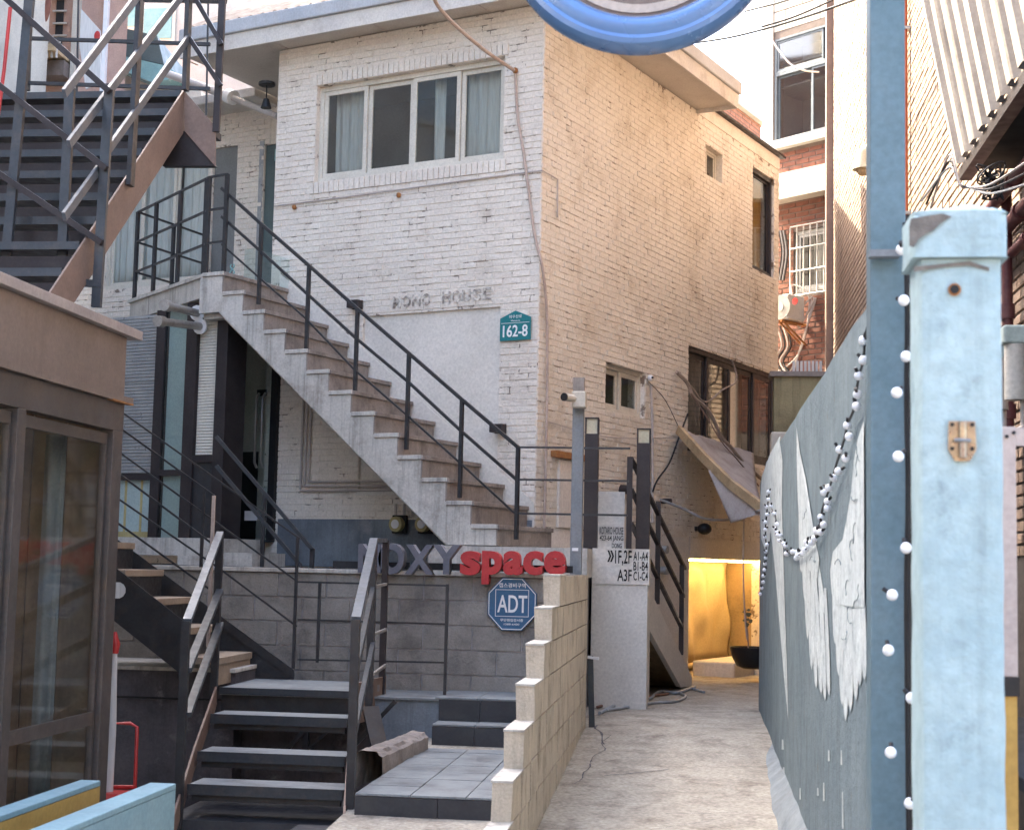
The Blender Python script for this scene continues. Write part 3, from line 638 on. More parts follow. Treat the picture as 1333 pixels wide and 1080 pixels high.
# ================================================================== terrace, block walls, tiled steps
m = MB(); m.box((-7, 12.12, -.3), (-.985, 17.5, 1.522)); struct(m.build('terrace', M['mortarg']))
m = MB(); m.box((-7, 12.125, 1.523), (-.99, 17.4, 1.529)); struct(m.build('terrace_floor', M['tileriser']))
RW = thing('retaining_wall', 'grey cement block wall that carries the letter sign, topped by a pale edge', 'wall')
MB().box((-6.8, 12.118, .3), (-.967, 12.068, 1.50)).build('mortar_bed', M['mortarg'], RW)
bv = brick_variants(.385, .187, .012, M['blockg'], 5, .005)
rot = Matrix(((1,0,0),(0,-1,0),(0,0,-1))).to_4x4()
rot = Matrix(((1,0,0),(0,-1,0),(0,0,1))).to_4x4()
def brick_variants_xy(bl, bh, dp, mat, nv, ins, flip):
    out = []
    for k in range(nv):
        m = MB(); j = lambda: random.uniform(-.003, .003); x, z = bl/2, bh/2; s_ = -1 if flip else 1
        back = [(-x,s_*-.004,-z),(x,s_*-.004,-z),(x,s_*-.004,z),(-x,s_*-.004,z)]
        fr_ = [(-x+ins+j(), s_*(dp+j()), -z+ins+j()), (x-ins+j(), s_*(dp+j()), -z+ins+j()), (x-ins+j(), s_*(dp+j()), z-ins+j()), (-x+ins+j(), s_*(dp+j()), z-ins+j())]
        m.add(back+fr_, [(4,5,6,7),(0,1,5,4),(1,2,6,5),(2,3,7,6),(3,0,4,7)]); out.append(m.mesh('block', mat))
    return out
bv = brick_variants_xy(.385, .187, .010, M['blockg'], 5, .004, True)
for r_ in range(6):
    zc = 1.50-.193*(r_+.5); x = -.98-.195-(r_ % 2)*.195
    while x > -6.6:
        if zc > .45:
            o = bpy.data.objects.new('block', random.choice(bv)); col.objects.link(o); o.parent = RW; o.matrix_basis = Matrix.Translation((x, 12.068+random.uniform(-.002,.003), zc))
        x -= .393
MB().box((-6.8, 12.14, 1.502), (-.967, 12.03, 1.535)).build('coping', M['conc_w'], RW, bevel=.004)

# lower walls and ledge below the terrace rail
LW = thing('lower_wall', 'worn blue grey rendered wall below the landing ledge, stained dark at its left', 'wall')
MB().box((-2.4, 12.05, -.3), (-.975, 11.405, .585)).build('render_face', M['bluegrey'], LW)
MB().box((-3.4, 12.05, -.3), (-2.4, 11.41, .585)).build('stained_face', M['concd'], LW)
MB().box((-7, 12.05, -.3), (-3.4, 11.2, .76)).build('stained_face', M['concd'], LW)
MB().box((-3.4, 12.06, .586), (-.97, 11.38, .602)).build('ledge_top', M['tile'], LW)
MB().box((-7, 12.06, .761), (-3.39, 11.16, .79)).build('ledge_coping', M['conc_w'], LW, bevel=.004)
MB().tube([(-7, 11.15, .56), (-3.42, 11.16, .56)], .008, 6).build('wall_cable', M['black'], LW)

TS = thing('tiled_steps', 'dark tiled steps climbing beside the stepped block wall', 'steps')
MB().box((-1.93, 11.12, -.2), (-.97, 8.76, .275)).box((-1.90, 11.40, -.2), (-.97, 11.12, .43)).box((-2.25, 8.75, -.2), (-.97, 8.4, .095)).build('core', M['mortarg'], TS)
def tiles(root, x0, x1, y0, y1, z, nx, ny, mat='tile', name='tile'):
    w, d = (x1-x0)/nx, (y1-y0)/ny; mm = []
    for k in range(3):
        q = MB(); j = lambda: random.uniform(-.0012, .0012); X_, Y_ = w/2-.003, d/2-.003
        q.add([(-X_,-Y_,-.012),(X_,-Y_,-.012),(X_,Y_,-.012),(-X_,Y_,-.012),(-X_,-Y_,j()),(X_,-Y_,j()),(X_,Y_,j()),(-X_,Y_,j())], [(4,5,6,7),(0,1,5,4),(1,2,6,5),(2,3,7,6),(3,0,4,7)]); mm.append(q.mesh(name, M[mat]))
    for i in range(nx):
        for k in range(ny):
            o = bpy.data.objects.new(name, random.choice(mm)); col.objects.link(o); o.parent = root; o.location = (x0+w*(i+.5), y0+d*(k+.5), z+random.uniform(-.001,.001))
def rtiles(root, x0, x1, y, z0, z1, n, mat='tileriser'):
    w = (x1-x0)/n
    for i in range(n): MB().box((x0+w*i+.002, y, z0+.002), (x0+w*(i+1)-.002, y+.015, z1-.002)).build('riser_tile', M[mat], root)
tiles(TS, -1.93, -.97, 8.74, 11.10, .29, 3, 7)
tiles(TS, -1.90, -.97, 11.10, 11.38, .445, 3, 1)
tiles(TS, -1.93, -.97, 11.37, 12.02, .615, 3, 2)
rtiles(TS, -1.90, -.97, 11.375, .445, .60, 3); rtiles(TS, -1.90, -.97, 11.10, .292, .43, 3)
rtiles(TS, -1.93, -.97, 8.735, .10, .275, 2); tiles(TS, -2.25, -.97, 8.38, 8.73, .105, 4, 1, 'tileriser'); rtiles(TS, -2.25, -.97, 8.375, -.1, .09, 4)
kb = MB()
def kbp(i, j):
    y = 9.7+1.2*i; w = .095*(1-.2*i); e = [(-w, -.12), (-w*.95, .10), (-w*.5, .125), (w*.5, .115), (w*.95, .085), (w, -.12)]; k = min(int(j*5), 4); f = j*5-k
    x = e[k][0]+(e[k+1][0]-e[k][0])*f; z = e[k][1]+(e[k+1][1]-e[k][1])*f; nn = mnoise.noise(Vector((i*14, j*6, 2)))
    return (-2.06+.10*i+x+.02*nn, y, .29+z+.018*nn*(z > 0))
kb.grid(kbp, 26, 10); kb.build('broken_kerb', M['mortar'], TS, smooth=False)

SW = thing('stepped_block_wall', 'pale cement block wall whose courses step up along the alley', 'wall')
XL, XR = -.967, -.866; ends = [9.65, 9.18, 8.74, 8.29, 7.81, 7.37, 6.92, 6.48]; ZT = 1.537; CH = .193
def solid_block(l, h, w, mat, nv=4):
    out = []
    for k in range(nv):
        q = MB(); j = lambda: random.uniform(-.005, .005); a, b, c = w/2, l/2, h/2; e = .004
        q.hexa([(-a+j(),-b+j(),-c),(a+j(),-b+j(),-c),(a+j(),b,-c),(-a+j(),b,-c),(-a+j(),-b+j(),c),(a+j(),-b+j(),c),(a+j(),b,c),(-a+j(),b,c)]); out.append(q.mesh('block', mat))
    return out
sbv = solid_block(.387, CH-.008, XR-XL, M['block'])
for k, e_ in enumerate(ends):
    z1 = ZT-CH*k; MB().box((XL+.006, e_+.01, z1-CH), (XR-.006, 12.16, z1-.004)).build('mortar_bed', M['mortar'], SW)
    y = e_
    while y + .39 < 12.2:
        o = bpy.data.objects.new('block', random.choice(sbv)); col.objects.link(o); o.parent = SW; o.location = ((XL+XR)/2+random.uniform(-.002,.002), y+.1955, z1-CH/2); y += .395
    if 12.17-y > .06: MB().box((XL, y+.003, z1-CH+.005), (XR, 12.17, z1-.004)).build('block', M['block'], SW)
    MB().box((XL-.004, e_-.004, z1-.003), (XR+.002, e_+.5, z1+.008)).build('mortar_cap', M['conc_w'], SW)

# ---- letter sign
SG = thing('letter_sign', 'sign of standing 3D letters, grey capitals then red lower case, on the block wall', 'sign')
def letter(ch, x0, x1, y0, y1, mat, side, Yp=12.06, dep=.13, fat=.03):
    a = onY(x0, y1, Yp-dep); b = onY(x1, y0, Yp-dep)
    text(ch, 'letter', mat, SG, (a.x, Yp, a.z), (1,0,0), (0,0,1), b.x-a.x, b.z-a.z, dep, fat=fat, side=side)
for ch, x0, x1, y0, y1 in (('N', 466, 497, 708, 745), ('O', 492, 527, 707, 747), ('X', 527, 565, 709, 747), ('Y', 563, 600, 709, 747)): letter(ch, x0, x1, y0, y1, M['signgrey'], M['signgrey'], fat=.035)
for ch, x0, x1, y0, y1 in (('s', 599, 626, 717, 748), ('p', 627, 654, 717, 760), ('a', 655, 681, 717, 748), ('c', 681, 707, 717, 748), ('e', 708, 737, 717, 748)): letter(ch, x0, x1, y0, y1, M['signred'], M['red'], fat=.045)
for x_ in (-2.6, -1.9, -1.3): MB().box((x_-.3, 12.07, 1.545), (x_+.32, 12.10, 1.60)).build('mounting_rail', M['dark'], SG)
AD = thing('security_sign', 'blue octagonal security company sign lettered ADT on the grey block wall', 'sign')
c = onY(667, 786, 12.02); rr = .208
oc = lambda r, y: [(c.x+r*math.cos(R(22.5+45*k)), y, c.z+r*math.sin(R(22.5+45*k))*1.07) for k in range(8)]
MB().prism(oc(rr, 12.05), (0, -.03, 0)).build('panel', M['adt'], AD, bevel=.003)
def ringpoly(o_, i_, y, name, mat, root):
    q = MB(); n = len(o_); q.add(o_ + i_ + [(p[0], y, p[2]) for p in o_] + [(p[0], y, p[2]) for p in i_], [(k, (k+1) % n, n+(k+1) % n, n+k) for k in range(n)] + [(2*n+k, 2*n+(k+1) % n, (k+1) % n, k) for k in range(n)] + [(n+k, n+(k+1) % n, 3*n+(k+1) % n, 3*n+k) for k in range(n)])
    return q.build(name, M[mat], root)
ringpoly(oc(rr-.008, 12.016), oc(rr-.014, 12.016), 12.02, 'border', 'white', AD)
sq = lambda w, h, y, dz=.008: [(c.x-w, y, c.z-h+dz), (c.x+w, y, c.z-h+dz), (c.x+w, y, c.z+h+dz), (c.x-w, y, c.z+h+dz)]
ringpoly(sq(.132, .105, 12.016), sq(.128, .101, 12.016), 12.02, 'inner_border', 'white', AD)
text('ADT', 'logo_lettering', M['white'], AD, (c.x-.115, 12.02, c.z-.065), (1,0,0), (0,0,1), .235, .135, .006, fat=.012)
text('캡스경비구역', 'small_lettering', M['white'], AD, (c.x-.105, 12.02, c.z+.128), (1,0,0), (0,0,1), .21, .036, .004, fat=.01)
text('무단침입감시중', 'small_lettering', M['white'], AD, (c.x-.09, 12.02, c.z-.135), (1,0,0), (0,0,1), .18, .022, .004, fat=.01)
text('1588-6400', 'small_lettering', M['white'], AD, (c.x-.06, 12.02, c.z-.163), (1,0,0), (0,0,1), .12, .014, .004)

# ---- upper platform between stair foot and alley, painted box with directions
PL = thing('painted_platform', 'white painted masonry platform beside the block wall, lettered with room directions', 'platform')
YF = 13.95; xa = onY(771, 740, YF).x; xb = onY(844, 740, YF).x
MB().box((-2.35, 13.3, 1.5), (xa+.002, 15.2, 1.755)).build('upper_slab', M['conc_w'], PL)
MB().box((xa, YF, .1), (xb, 14.75, 1.755)).build('box_front', M['plaster'], PL, bevel=.006)
pz0 = onY(800, 760, YF).z; MB().box((xa+.004, YF-.012, pz0), (xb+.012, YF-.001, 1.765)).build('direction_board', M['plaster'], PL)
def dtext(s, x0, x1, y0, y1, Yp=YF-.012, fat=.0, name='lettering', root=None):
    a = onY(x0, y1, Yp); b = onY(x1, y0, Yp); text(s, name, M['blacktxt'], root or PL, (a.x, Yp, a.z), (1,0,0), (0,0,1), b.x-a.x, b.z-a.z, .003, fat=fat)
dtext('»', 791, 800, 716, 731, fat=.02); dtext('1F,2F', 801, 823, 716, 736, fat=.012)
dtext('A1-A4', 825, 844, 718, 729, fat=.012); dtext('B1-B4', 825, 844, 731, 742, fat=.012); dtext('A3F', 804, 823, 741, 756, fat=.012); dtext('C1-C4', 825, 844, 744, 755, fat=.012)
a = onY(779, 713, 14.3); b = onY(814, 640, 14.3)
MB().box((a.x-.03, 14.3, 1.756), (b.x, 14.34, b.z)).build('name_board', M['plaster'], PL)
dtext('KOTARO HOUSE', 781, 812, 686, 695, 14.298, .01); dtext('423-64 JANG', 781, 812, 697, 705, 14.298, .01); dtext('DONG', 797, 810, 707, 713, 14.298, .01)

# bollard lamps
def bollard(px, ytop, ymid, label):
    t = thing('bollard_lamp', label, 'bollard lamp', 'square post lamps on the platform'); Yp = 14.02
    b = onY(px, 712, Yp); mz = onY(px, ymid, Yp).z; tz = onY(px, ytop, Yp).z; w = .062
    MB().box((b.x-w, Yp-w, 1.757), (b.x+w, Yp+w, mz)).build('post', M['brownblack'], t, bevel=.004)
    MB().box((b.x-w*.78, Yp-w*.78, mz), (b.x+w*.78, Yp+w*.78, tz-.012)).build('lamp_diffuser', M['lampglass'], t)
    MB().box((b.x-w-.002, Yp-w-.002, tz-.012), (b.x+w+.002, Yp+w+.002, tz)).build('cap', M['brownblack'], t)
    for sx in (-1, 1):
        for sy in (-1, 1): MB().box((b.x+sx*w, Yp+sy*w, mz), (b.x+sx*(w-.012), Yp+sy*(w-.012), tz-.012)).build('cage_bar', M['brownblack'], t)
bollard(769, 544, 565, 'square dark post lamp standing left of the direction board corner')
bollard(837, 558, 577, 'square dark post lamp beside the top of the side stair')
# camera pole
CP = thing('camera_pole', 'grey square pole carrying a cream security camera at the end of the letter sign', 'pole')
b = onY(750, 748, 12.3); tz = onY(752, 492, 12.3).z; w = .045
MB().box((b.x-w, 12.3-w, 1.53), (b.x+w, 12.3+w, tz-.121)).build('post', M['greypole'], CP, bevel=.003)
MB().box((b.x-w, 12.3-w, tz-.12), (b.x+w, 12.3+w, tz)).build('rusty_cap', M['riser'], CP)
MB().box((b.x-.03, 12.3-w-.004, 1.72), (b.x+.02, 12.3-w, 1.745)).build('sticker', M['white'], CP)
CC = thing('security_camera', 'cream security camera with dark lens on the grey square pole', 'camera'); cz = onY(750, 520, 12.2).z
MB().box((b.x-.04, 12.25, cz-.07), (b.x+.07, 12.12, cz+.06)).build('housing', M['cctv'], CC, bevel=.01)
MB().tube([(b.x-.02, 12.15, cz+.0), (b.x-.09, 12.02, cz-.0)], .03, 12).build('barrel', M['cctv'], CC, smooth=True)
MB().tube([(b.x-.09, 12.02, cz-.0), (b.x-.096, 12.01, cz-.0)], .033, 12).build('lens', M['black'], CC, smooth=True)

# side stair down to the alley
SS = thing('side_stair', 'short white stair with black rails descending from the platform to the alley', 'staircase')
P0, P1 = Vector((-.45, 14.72, 0)), Vector((-.05, 16.98, 0)); dS = (P1-P0).normalized(); nS = Vector((dS.y, -dS.x, 0))
def onS(x, y, off=0): return onP(x, y, P0+nS*off, nS)
pts = [onS(x, y) for x, y in ((844, 762), (901, 880), (902, 893), (887, 894), (845, 818))]
MB().prism(pts, -nS*.05).build('stringer', M['plaster'], SS)
pts2 = [p-nS*.66 for p in pts]; MB().prism(pts2, -nS*.05).build('stringer', M['plaster'], SS)
for k in range(7):
    f = (k+.5)/7; p = pts[0].lerp(pts[1], f) - Vector((0,0,.10)); q = MB(); u_ = dS*.14
    q.hexa([p-nS*.051-u_, p-nS*.051+u_, p-nS*.659+u_, p-nS*.659-u_, p-nS*.051-u_+UZ*.04, p-nS*.051+u_+UZ*.04, p-nS*.659+u_+UZ*.04, p-nS*.659-u_+UZ*.04]); q.build('tread', M['conc_w'], SS)
MB().prism([p-nS*.055-Vector((0,0,.12)) for p in (pts[0]-Vector((0,0,.1)), pts[1]-Vector((0,0,.1)))] + [p-nS*.65-Vector((0,0,.12)) for p in (pts[1]-Vector((0,0,.1)), pts[0]-Vector((0,0,.1)))], (0,0,.03)).build('soffit_board', M['wood'], SS)
def sbar(a, b, w=.04, name='rail'): MB().bar(onS(*a, -.02), onS(*b, -.02), w, w*.7).build(name, M['brownblack'], SS)
for a, b in (((822, 597), (892, 740)), ((822, 637), (890, 776)), ((822, 681), (887, 815))): sbar(a, b)
for x, y0, y1 in ((819, 594, 714), (856, 652, 786), (887, 735, 852)):
    a = onS(x, y1, -.02); b = onS(x, y0, -.02); MB().bar(a, (a.x, a.y, b.z), .05, .035, up=(0,1,0)).build('rail_post', M['brownblack'], SS)
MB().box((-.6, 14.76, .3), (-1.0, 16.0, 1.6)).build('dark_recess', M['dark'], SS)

# hoses and lumps at the foot of the stair
def groundpath(pts, r): 
    out = []
    for x, y in pts:
        p = onZ(x, y, .345); p.z = bumpz(p.x, p.y)+r+.002; out.append(p)
    sm = []
    for i in range(len(out)-1):
        p0 = out[max(i-1,0)]; p1 = out[i]; p2 = out[i+1]; p3 = out[min(i+2, len(out)-1)]
        for k in range(6):
            t_ = k/6; sm.append(.5*((2*p1)+(-p0+p2)*t_+(2*p0-5*p1+4*p2-p3)*t_*t_+(-p0+3*p1-3*p2+p3)*t_**3))
    return sm+[out[-1]]
for k, (pts_, mt, r_, lb) in enumerate((
    ([(781,931),(800,921),(822,917),(846,911),(853,905),(862,901),(880,903),(896,899),(905,896)], 'hose', .016, 'grey hose looped on the concrete below the side stair, with a frayed end'),
    ([(790,927),(822,921),(852,916),(880,914),(893,908),(886,902),(900,898),(917,902)], 'hose', .013, 'thinner grey hose lying nearest the alley'),
    ([(778,922),(800,917),(830,914),(846,908),(870,904)], 'hosered', .013, 'reddish brown cable lying along the foot of the painted box'))):
    t = MB().tube(groundpath(pts_, r_), r_, 8).build('garden_hose' if k < 2 else 'floor_cable', M[mt], smooth=True); tag(t, lb, 'hose' if k < 2 else 'cable')
t = thing('leaning_plank', 'thin dark plank with white tape at the far end of the block wall', 'plank')
a = onY(771, 946, 12.25); b = onY(769, 853, 12.3); MB().bar(a, b, .045, .03).build('plank', M['steelblue'], t)
MB().bar(b+Vector((-.02,-.03,-.01)), b+Vector((.07,-.03,-.02)), .03, .02).build('tape', M['white'], t)

# ================================================================== side wall fittings
def sw(x, y, off=.04): return onP(x, y, HC-HU*off, HU)
def smooth(P, k=6):
    P = [Vector(p) for p in P]; sm = []
    for i in range(len(P)-1):
        p0 = P[max(i-1,0)]; p1 = P[i]; p2 = P[i+1]; p3 = P[min(i+2, len(P)-1)]
        for j in range(k):
            t_ = j/k; sm.append(.5*((2*p1)+(-p0+p2)*t_+(2*p0-5*p1+4*p2-p3)*t_*t_+(-p0+3*p1-3*p2+p3)*t_**3))
    return sm+[P[-1]]
def loose(name, label, cat, mat, P, r, n=6):
    o = MB().tube(smooth(P), r, n).build(name, M[mat], smooth=True); return tag(o, label, cat)
fw_ = lambda x, y, b=.03: Hp(*F(x, y, b))
loose('service_cable', 'thick pale service cable sweeping down from the top of the picture to the brick corner', 'cable', 'ppipe', [onY(560, -30, 12.8), onY(567, 2, 13.0), onY(592, 32, 13.4), onY(632, 66, 13.9), fw_(670, 92, .05)], .018, 8)
loose('down_cable', 'pinkish cable running down the brick corner from the service cable', 'cable', 'ppipe', [fw_(671, 92), fw_(674, 150), fw_(682, 200), fw_(690, 260), fw_(697, 310), sw(706, 345), sw(712, 400), sw(713, 470), sw(712, 560), sw(709, 690)], .014, 7)
MB(HF).ball(loc(fw_(671, 92, .04)), .03).build('wire_clip', M['rust']).__setitem__('label', 'rusty clip holding the service cable high on the wall'); bpy.data.objects['wire_clip']['category'] = 'clip'
loose('wall_wire', 'thin pale wire across the side wall above the short hatch', 'wire', 'pipe', [sw(712, 548, .03), sw(760, 562, .03), sw(810, 570, .05), sw(886, 569, .05)], .006)
loose('wall_wire', 'thin dark wire bowing from the window corner towards the side stair', 'wire', 'black', [sw(845, 497, .03), sw(866, 520, .03), sw(884, 556, .03)], .004)
loose('corner_conduit', 'slim white conduit beside the small sliding window', 'pipe', 'pipe', [sw(848, 500, .02), sw(850, 560, .02), sw(850, 680, .02)], .014)
loose('dark_cable', 'dark slack cable hanging from the awning bracket', 'cable', 'black', [sw(896, 538, .2), sw(884, 570, .12), sw(872, 602, .08), sw(856, 625, .05), sw(850, 640, .03)], .011)
loose('vine_stem', 'thick pale climbing stem winding over the dark window', 'vine', 'vine', [sw(881, 484, .05), sw(895, 498, .08), sw(903, 516, .1), sw(921, 532, .14), sw(932, 552, .16), sw(939, 568, .16), sw(952, 582, .18), sw(970, 604, .2), sw(994, 625, .2)], .022)
loose('vine_stem', 'thin pale stem curling up beside the dark window frame', 'vine', 'vine', [sw(884, 488, .06), sw(902, 505, .1), sw(914, 521, .12), sw(925, 521, .12), sw(940, 508, .12), sw(956, 499, .1), sw(959, 487, .08), sw(953, 468, .04)], .010)
loose('vine_stem', 'dark thin stem drooping in front of the awning', 'vine', 'brownplate', [sw(900, 512, .1), sw(922, 545, .2), sw(940, 575, .3), sw(962, 600, .35), sw(988, 632, .35)], .009)
loose('festoon_cable', 'white sagging festoon cable above the yellow doorway', 'cable', 'hose', [sw(860, 650, .1), sw(890, 662, .25), sw(915, 674, .4), sw(940, 677, .5), sw(965, 673, .6), onY(990, 664, 15.6)], .014)
for k, (x, y) in enumerate(((808, 637), (861, 652))):
    t = thing('wall_light', ['round dark wall light just left of the side stair', 'small dark box on the wall above the side stair rail'][k], 'lamp'); p = sw(x, y, .0)
    MB().tube([p, p-HU*.12], .05 if k == 0 else .03, 12).build('housing', M['brownblack'], t, smooth=True)
t = thing('flood_light', 'round dark flood light on the wall over the yellow doorway', 'lamp'); p = sw(905, 688, .0)
MB().tube([p, p-HU*.06], .03, 10).build('stem', M['black'], t); MB().ball(p-HU*.12, .085, 12, 8, (1,1,.8)).build('housing', M['black'], t, smooth=True)
t = thing('window_camera', 'tiny white camera at the upper right corner of the small window', 'camera'); p = sw(843, 492, .0)
MB().ball(p-HU*.04, .035, 10, 6).build('housing', M['white'], t, smooth=True); MB().ball(p-HU*.075-Vector((.01,.02,0)), .014, 8, 5).build('lens', M['black'], t)
t = thing('wall_meter_pair', 'two small grey meters with pipes behind the side stair rail', 'meter')
for dy in (715, 742):
    p = sw(861, dy, .02); MB().tube([p, p-HU*.08], .045, 12).build('dial', M['alu'], t, smooth=True)
MB().tube([sw(857, 700, .04), sw(857, 760, .04)], .012, 6).build('pipe', M['pipe'], t)

# awning of timber beam and slack tarpaulin
AW = thing('drooping_awning', 'collapsed awning of a pale timber beam and grey tarpaulin under the dark window', 'awning')
bp0 = sw(884, 559, .1); bp1 = onY(992, 660, 16.0); bm_ = [bp0, bp0.lerp(bp1, .33)-UZ*.05, bp0.lerp(bp1, .66)-UZ*.06, bp1]
q = MB()
for a, b in zip(bm_, bm_[1:]): q.bar(a, b+(b-a)*.01, .05, .10)
q.build('timber_beam', M['wood'], AW)
w0, w1 = sw(897, 562, .02), sw(1000, 596, .02)
def tp(i, j):
    a = bp0.lerp(bp1, i)-UZ*.06*math.sin(math.pi*i)+UZ*.05; b = w0.lerp(w1, i*.8); v = a.lerp(b, j); v.z -= .10*math.sin(math.pi*j)*(.3+i) + .03*mnoise.noise(Vector((i*7, j*5, 0))); return v
MB().grid(tp, 20, 12).build('tarpaulin', M['tarp'], AW, smooth=True, solid=.004)
q = MB(); q.grid(lambda i, j: (lambda v: v+Vector((0,0,-.33*j*(1-abs(2*i-1)))))(bp0.lerp(bp1, .45+.55*i)-UZ*.08)+HU*(-.05+.12*j), 12, 8); q.build('hanging_flap', M['tarp'], AW, smooth=True, solid=.004)

# doorway with lit plastic curtain
DW = thing('lit_doorway', 'doorway recess glowing yellow behind plastic sheeting under a warm light strip', 'doorway')
y_ = pm('cream_sheet', (.62,.50,.30), (.56,.44,.25), 2, .6, dirt=(.4,.33,.25), dscale=2.5, damt=.35)
q = MB(); q.T = lambda v: PS(*v); q.box((3.7, .62, .2), (6.5, .66, 1.75)).box((3.72, .2, .2), (3.78, .62, 1.75)).box((6.40, .2, .2), (6.46, .62, 1.75)).box((3.72, .2, 1.722), (6.46, .66, 1.76)); q.build('recess_wall', pm('brown_stained_wall', (.42,.31,.17), (.34,.25,.14), 3, .8, dirt=(.2,.15,.09), dscale=3, damt=.5), DW)
q = MB(); q.T = lambda v: PS(*v)
q.grid(lambda i, j: (4.02+.5*i + .14*(1-j)*(1-i), .40+.07*math.sin(i*19+j*3.5)+.05*(1-j), .46+.08*math.sin(i*3)*(1-j)+1.22*j), 34, 10); q.build('plastic_curtain', y_, DW, smooth=True, solid=.003)
q = MB(); q.T = lambda v: PS(*v); q.grid(lambda i, j: (4.5+1.85*i, .50+.028*math.sin(i*16+5*j)+.05*mnoise.noise(Vector((i*5, j*4, 0))), .44+1.25*j), 40, 10); q.build('plastic_curtain', y_, DW, smooth=True, solid=.003)
q = MB(); q.T = lambda v: PS(*v); q.tube([(4.02,.45,.56),(4.2,.42,.46),(4.5,.42,.43),(4.9,.44,.42),(5.2,.46,.43)], [.05,.045,.04,.035,.02], 8); q.build('curtain_bundle', y_, DW, smooth=True)
led = emis('warm_light_strip', (1, .62, .22), 13)
q = MB(); q.T = lambda v: PS(*v); q.box((3.80, .10, 1.690), (6.38, .115, 1.708)); q.build('light_strip', led, DW)
for k, (u0, u1, z1, lb) in enumerate(((4.55, 5.9, .52, 'long low white block lying at the foot of the lit doorway'), (5.7, 6.3, .46, 'short white block in front of the long one by the doorway'))):
    q = MB(); q.T = lambda v: PS(*v); dd = (-.35, .18) if k == 0 else (-.62, -.37); q.box((u0-(.75 if k else .2), dd[0], .3), (u1-(.35 if k else 0), dd[1], z1)); tag(q.build('white_block', M['plaster'], bevel=.02), lb, 'block')
t = thing('planter_bowl', 'dark planter bowl with a dry stalk on the white block by the doorway', 'planter')
pc = onY(977, 858, 17.6); zb_ = .50; pc.z = zb_
prof_ = [(.10, 0), (.17, .03), (.22, .12), (.25, .24), (.235, .24), (.20, .12), (.0, .10)]
q = MB(); n = 20; vsx = [(pc.x+.02+r*math.cos(2*math.pi*k/n), pc.y+r*math.sin(2*math.pi*k/n), zb_+z) for r, z in prof_ for k in range(n)]
q.add(vsx, [(i*n+k, i*n+(k+1) % n, (i+1)*n+(k+1) % n, (i+1)*n+k) for i in range(len(prof_)-1) for k in range(n)]+[tuple(range(n))[::-1]]); q.build('bowl', M['black'], t, smooth=True)
MB().tube(smooth([(pc.x-.02, pc.y, zb_+.1), (pc.x-.03, pc.y, zb_+.4), (pc.x-.06, pc.y, zb_+.62)]), .008).build('stalk', M['vine'], t)
q = MB()
for k in range(14): a = Vector((pc.x-.05+random.uniform(-.05,.05), pc.y+random.uniform(-.05,.05), zb_+.45+random.uniform(0,.2))); q.add([a, a+Vector((.03,.0,.02)), a+Vector((.05,.0,.0)), a+Vector((.03,.0,-.015))], [(0,1,2,3)])
q.build('dry_leaves', M['leaf'], t, kind='stuff')
loose('hanging_chain', 'thin chain hanging in front of the yellow sheeting beside the planter', 'chain', 'pipe', [onY(969, 668, 16.6), onY(968, 740, 16.7), onY(970, 800, 16.8), onY(973, 833, 16.9)], .008)

# ================================================================== steel steps in front
MS = thing('steel_steps', 'dark steel staircase with grey treads, broad front steps turning left at a landing', 'staircase')
tr = [(245, 447, 1024, 9.2), (258, 450, 981, 9.7), (275, 453, 932, 10.3), (287, 457, 897, 10.8)]
L_, Rr = [], []
for k, (x0, x1, y, d) in enumerate(tr[:3]):
    a, b = onY(x0, y, d), onY(x1, y, d); z = (a.z+b.z)/2; L_.append((a.x, d, z)); Rr.append((b.x, d, z))
    q = MB(); q.box((a.x, d, z-.045), (b.x, d+.29, z)); s_ = q.build('tread', M['tile'], MS, bevel=.004)
    MB().box((a.x, d-.012, z-.06), (b.x, d-.001, z+.003)).build('nosing', M['steelblue'], s_)
    MB().box((a.x+.02, d+.02, z-.10), (b.x-.02, d+.06, z-.046)).build('support_angle', M['steel'], s_)
a, b = onY(287, 897, 10.8), onY(457, 897, 10.8); zL = (a.z+b.z)/2; xr = onY(500, 880, 11.66).x
q = MB(); q.prism([(a.x, 10.8, zL-.05), (b.x, 10.8, zL-.05), (xr, 11.5, zL-.05), (xr, 11.70, zL-.05), (a.x, 11.70, zL-.05)], (0, 0, .05)); q.build('landing', M['tile'], MS)
MB().box((a.x, 10.787, zL-.045), (b.x, 10.799, zL+.003)).build('nosing', M['steelblue'], MS)
MB().box((a.x, 10.84, zL-.20), (b.x, 10.86, zL-.052)).build('landing_riser', M['steel'], MS)
q = MB(); q.hexa([(b.x, 10.78, zL-.24), (b.x+.012, 10.78, zL-.24), (xr+.012, 11.7, zL-.24), (xr, 11.7, zL-.24), (b.x, 10.78, zL+.05), (b.x+.012, 10.78, zL+.05), (xr+.012, 11.7, zL+.05), (xr, 11.7, zL+.05)]); q.build('side_plate', M['brownplate'], MS)
def stringer(pts, off, top, name='stringer', mat='steel'):
    P = [Vector(p) for p in pts]; P = [P[0]-(P[1]-P[0])*1.0] + P; q = MB()
    poly = [p+Vector((off, -.02, top)) for p in P] + [p+Vector((off, .12, -.14)) for p in reversed(P)]
    q.prism(poly, (.012, 0, 0)); return q.build(name, M[mat], MS)
LZ = L_ + [(a.x, 10.8, zL)]; RZ = Rr + [(b.x, 10.8, zL)]
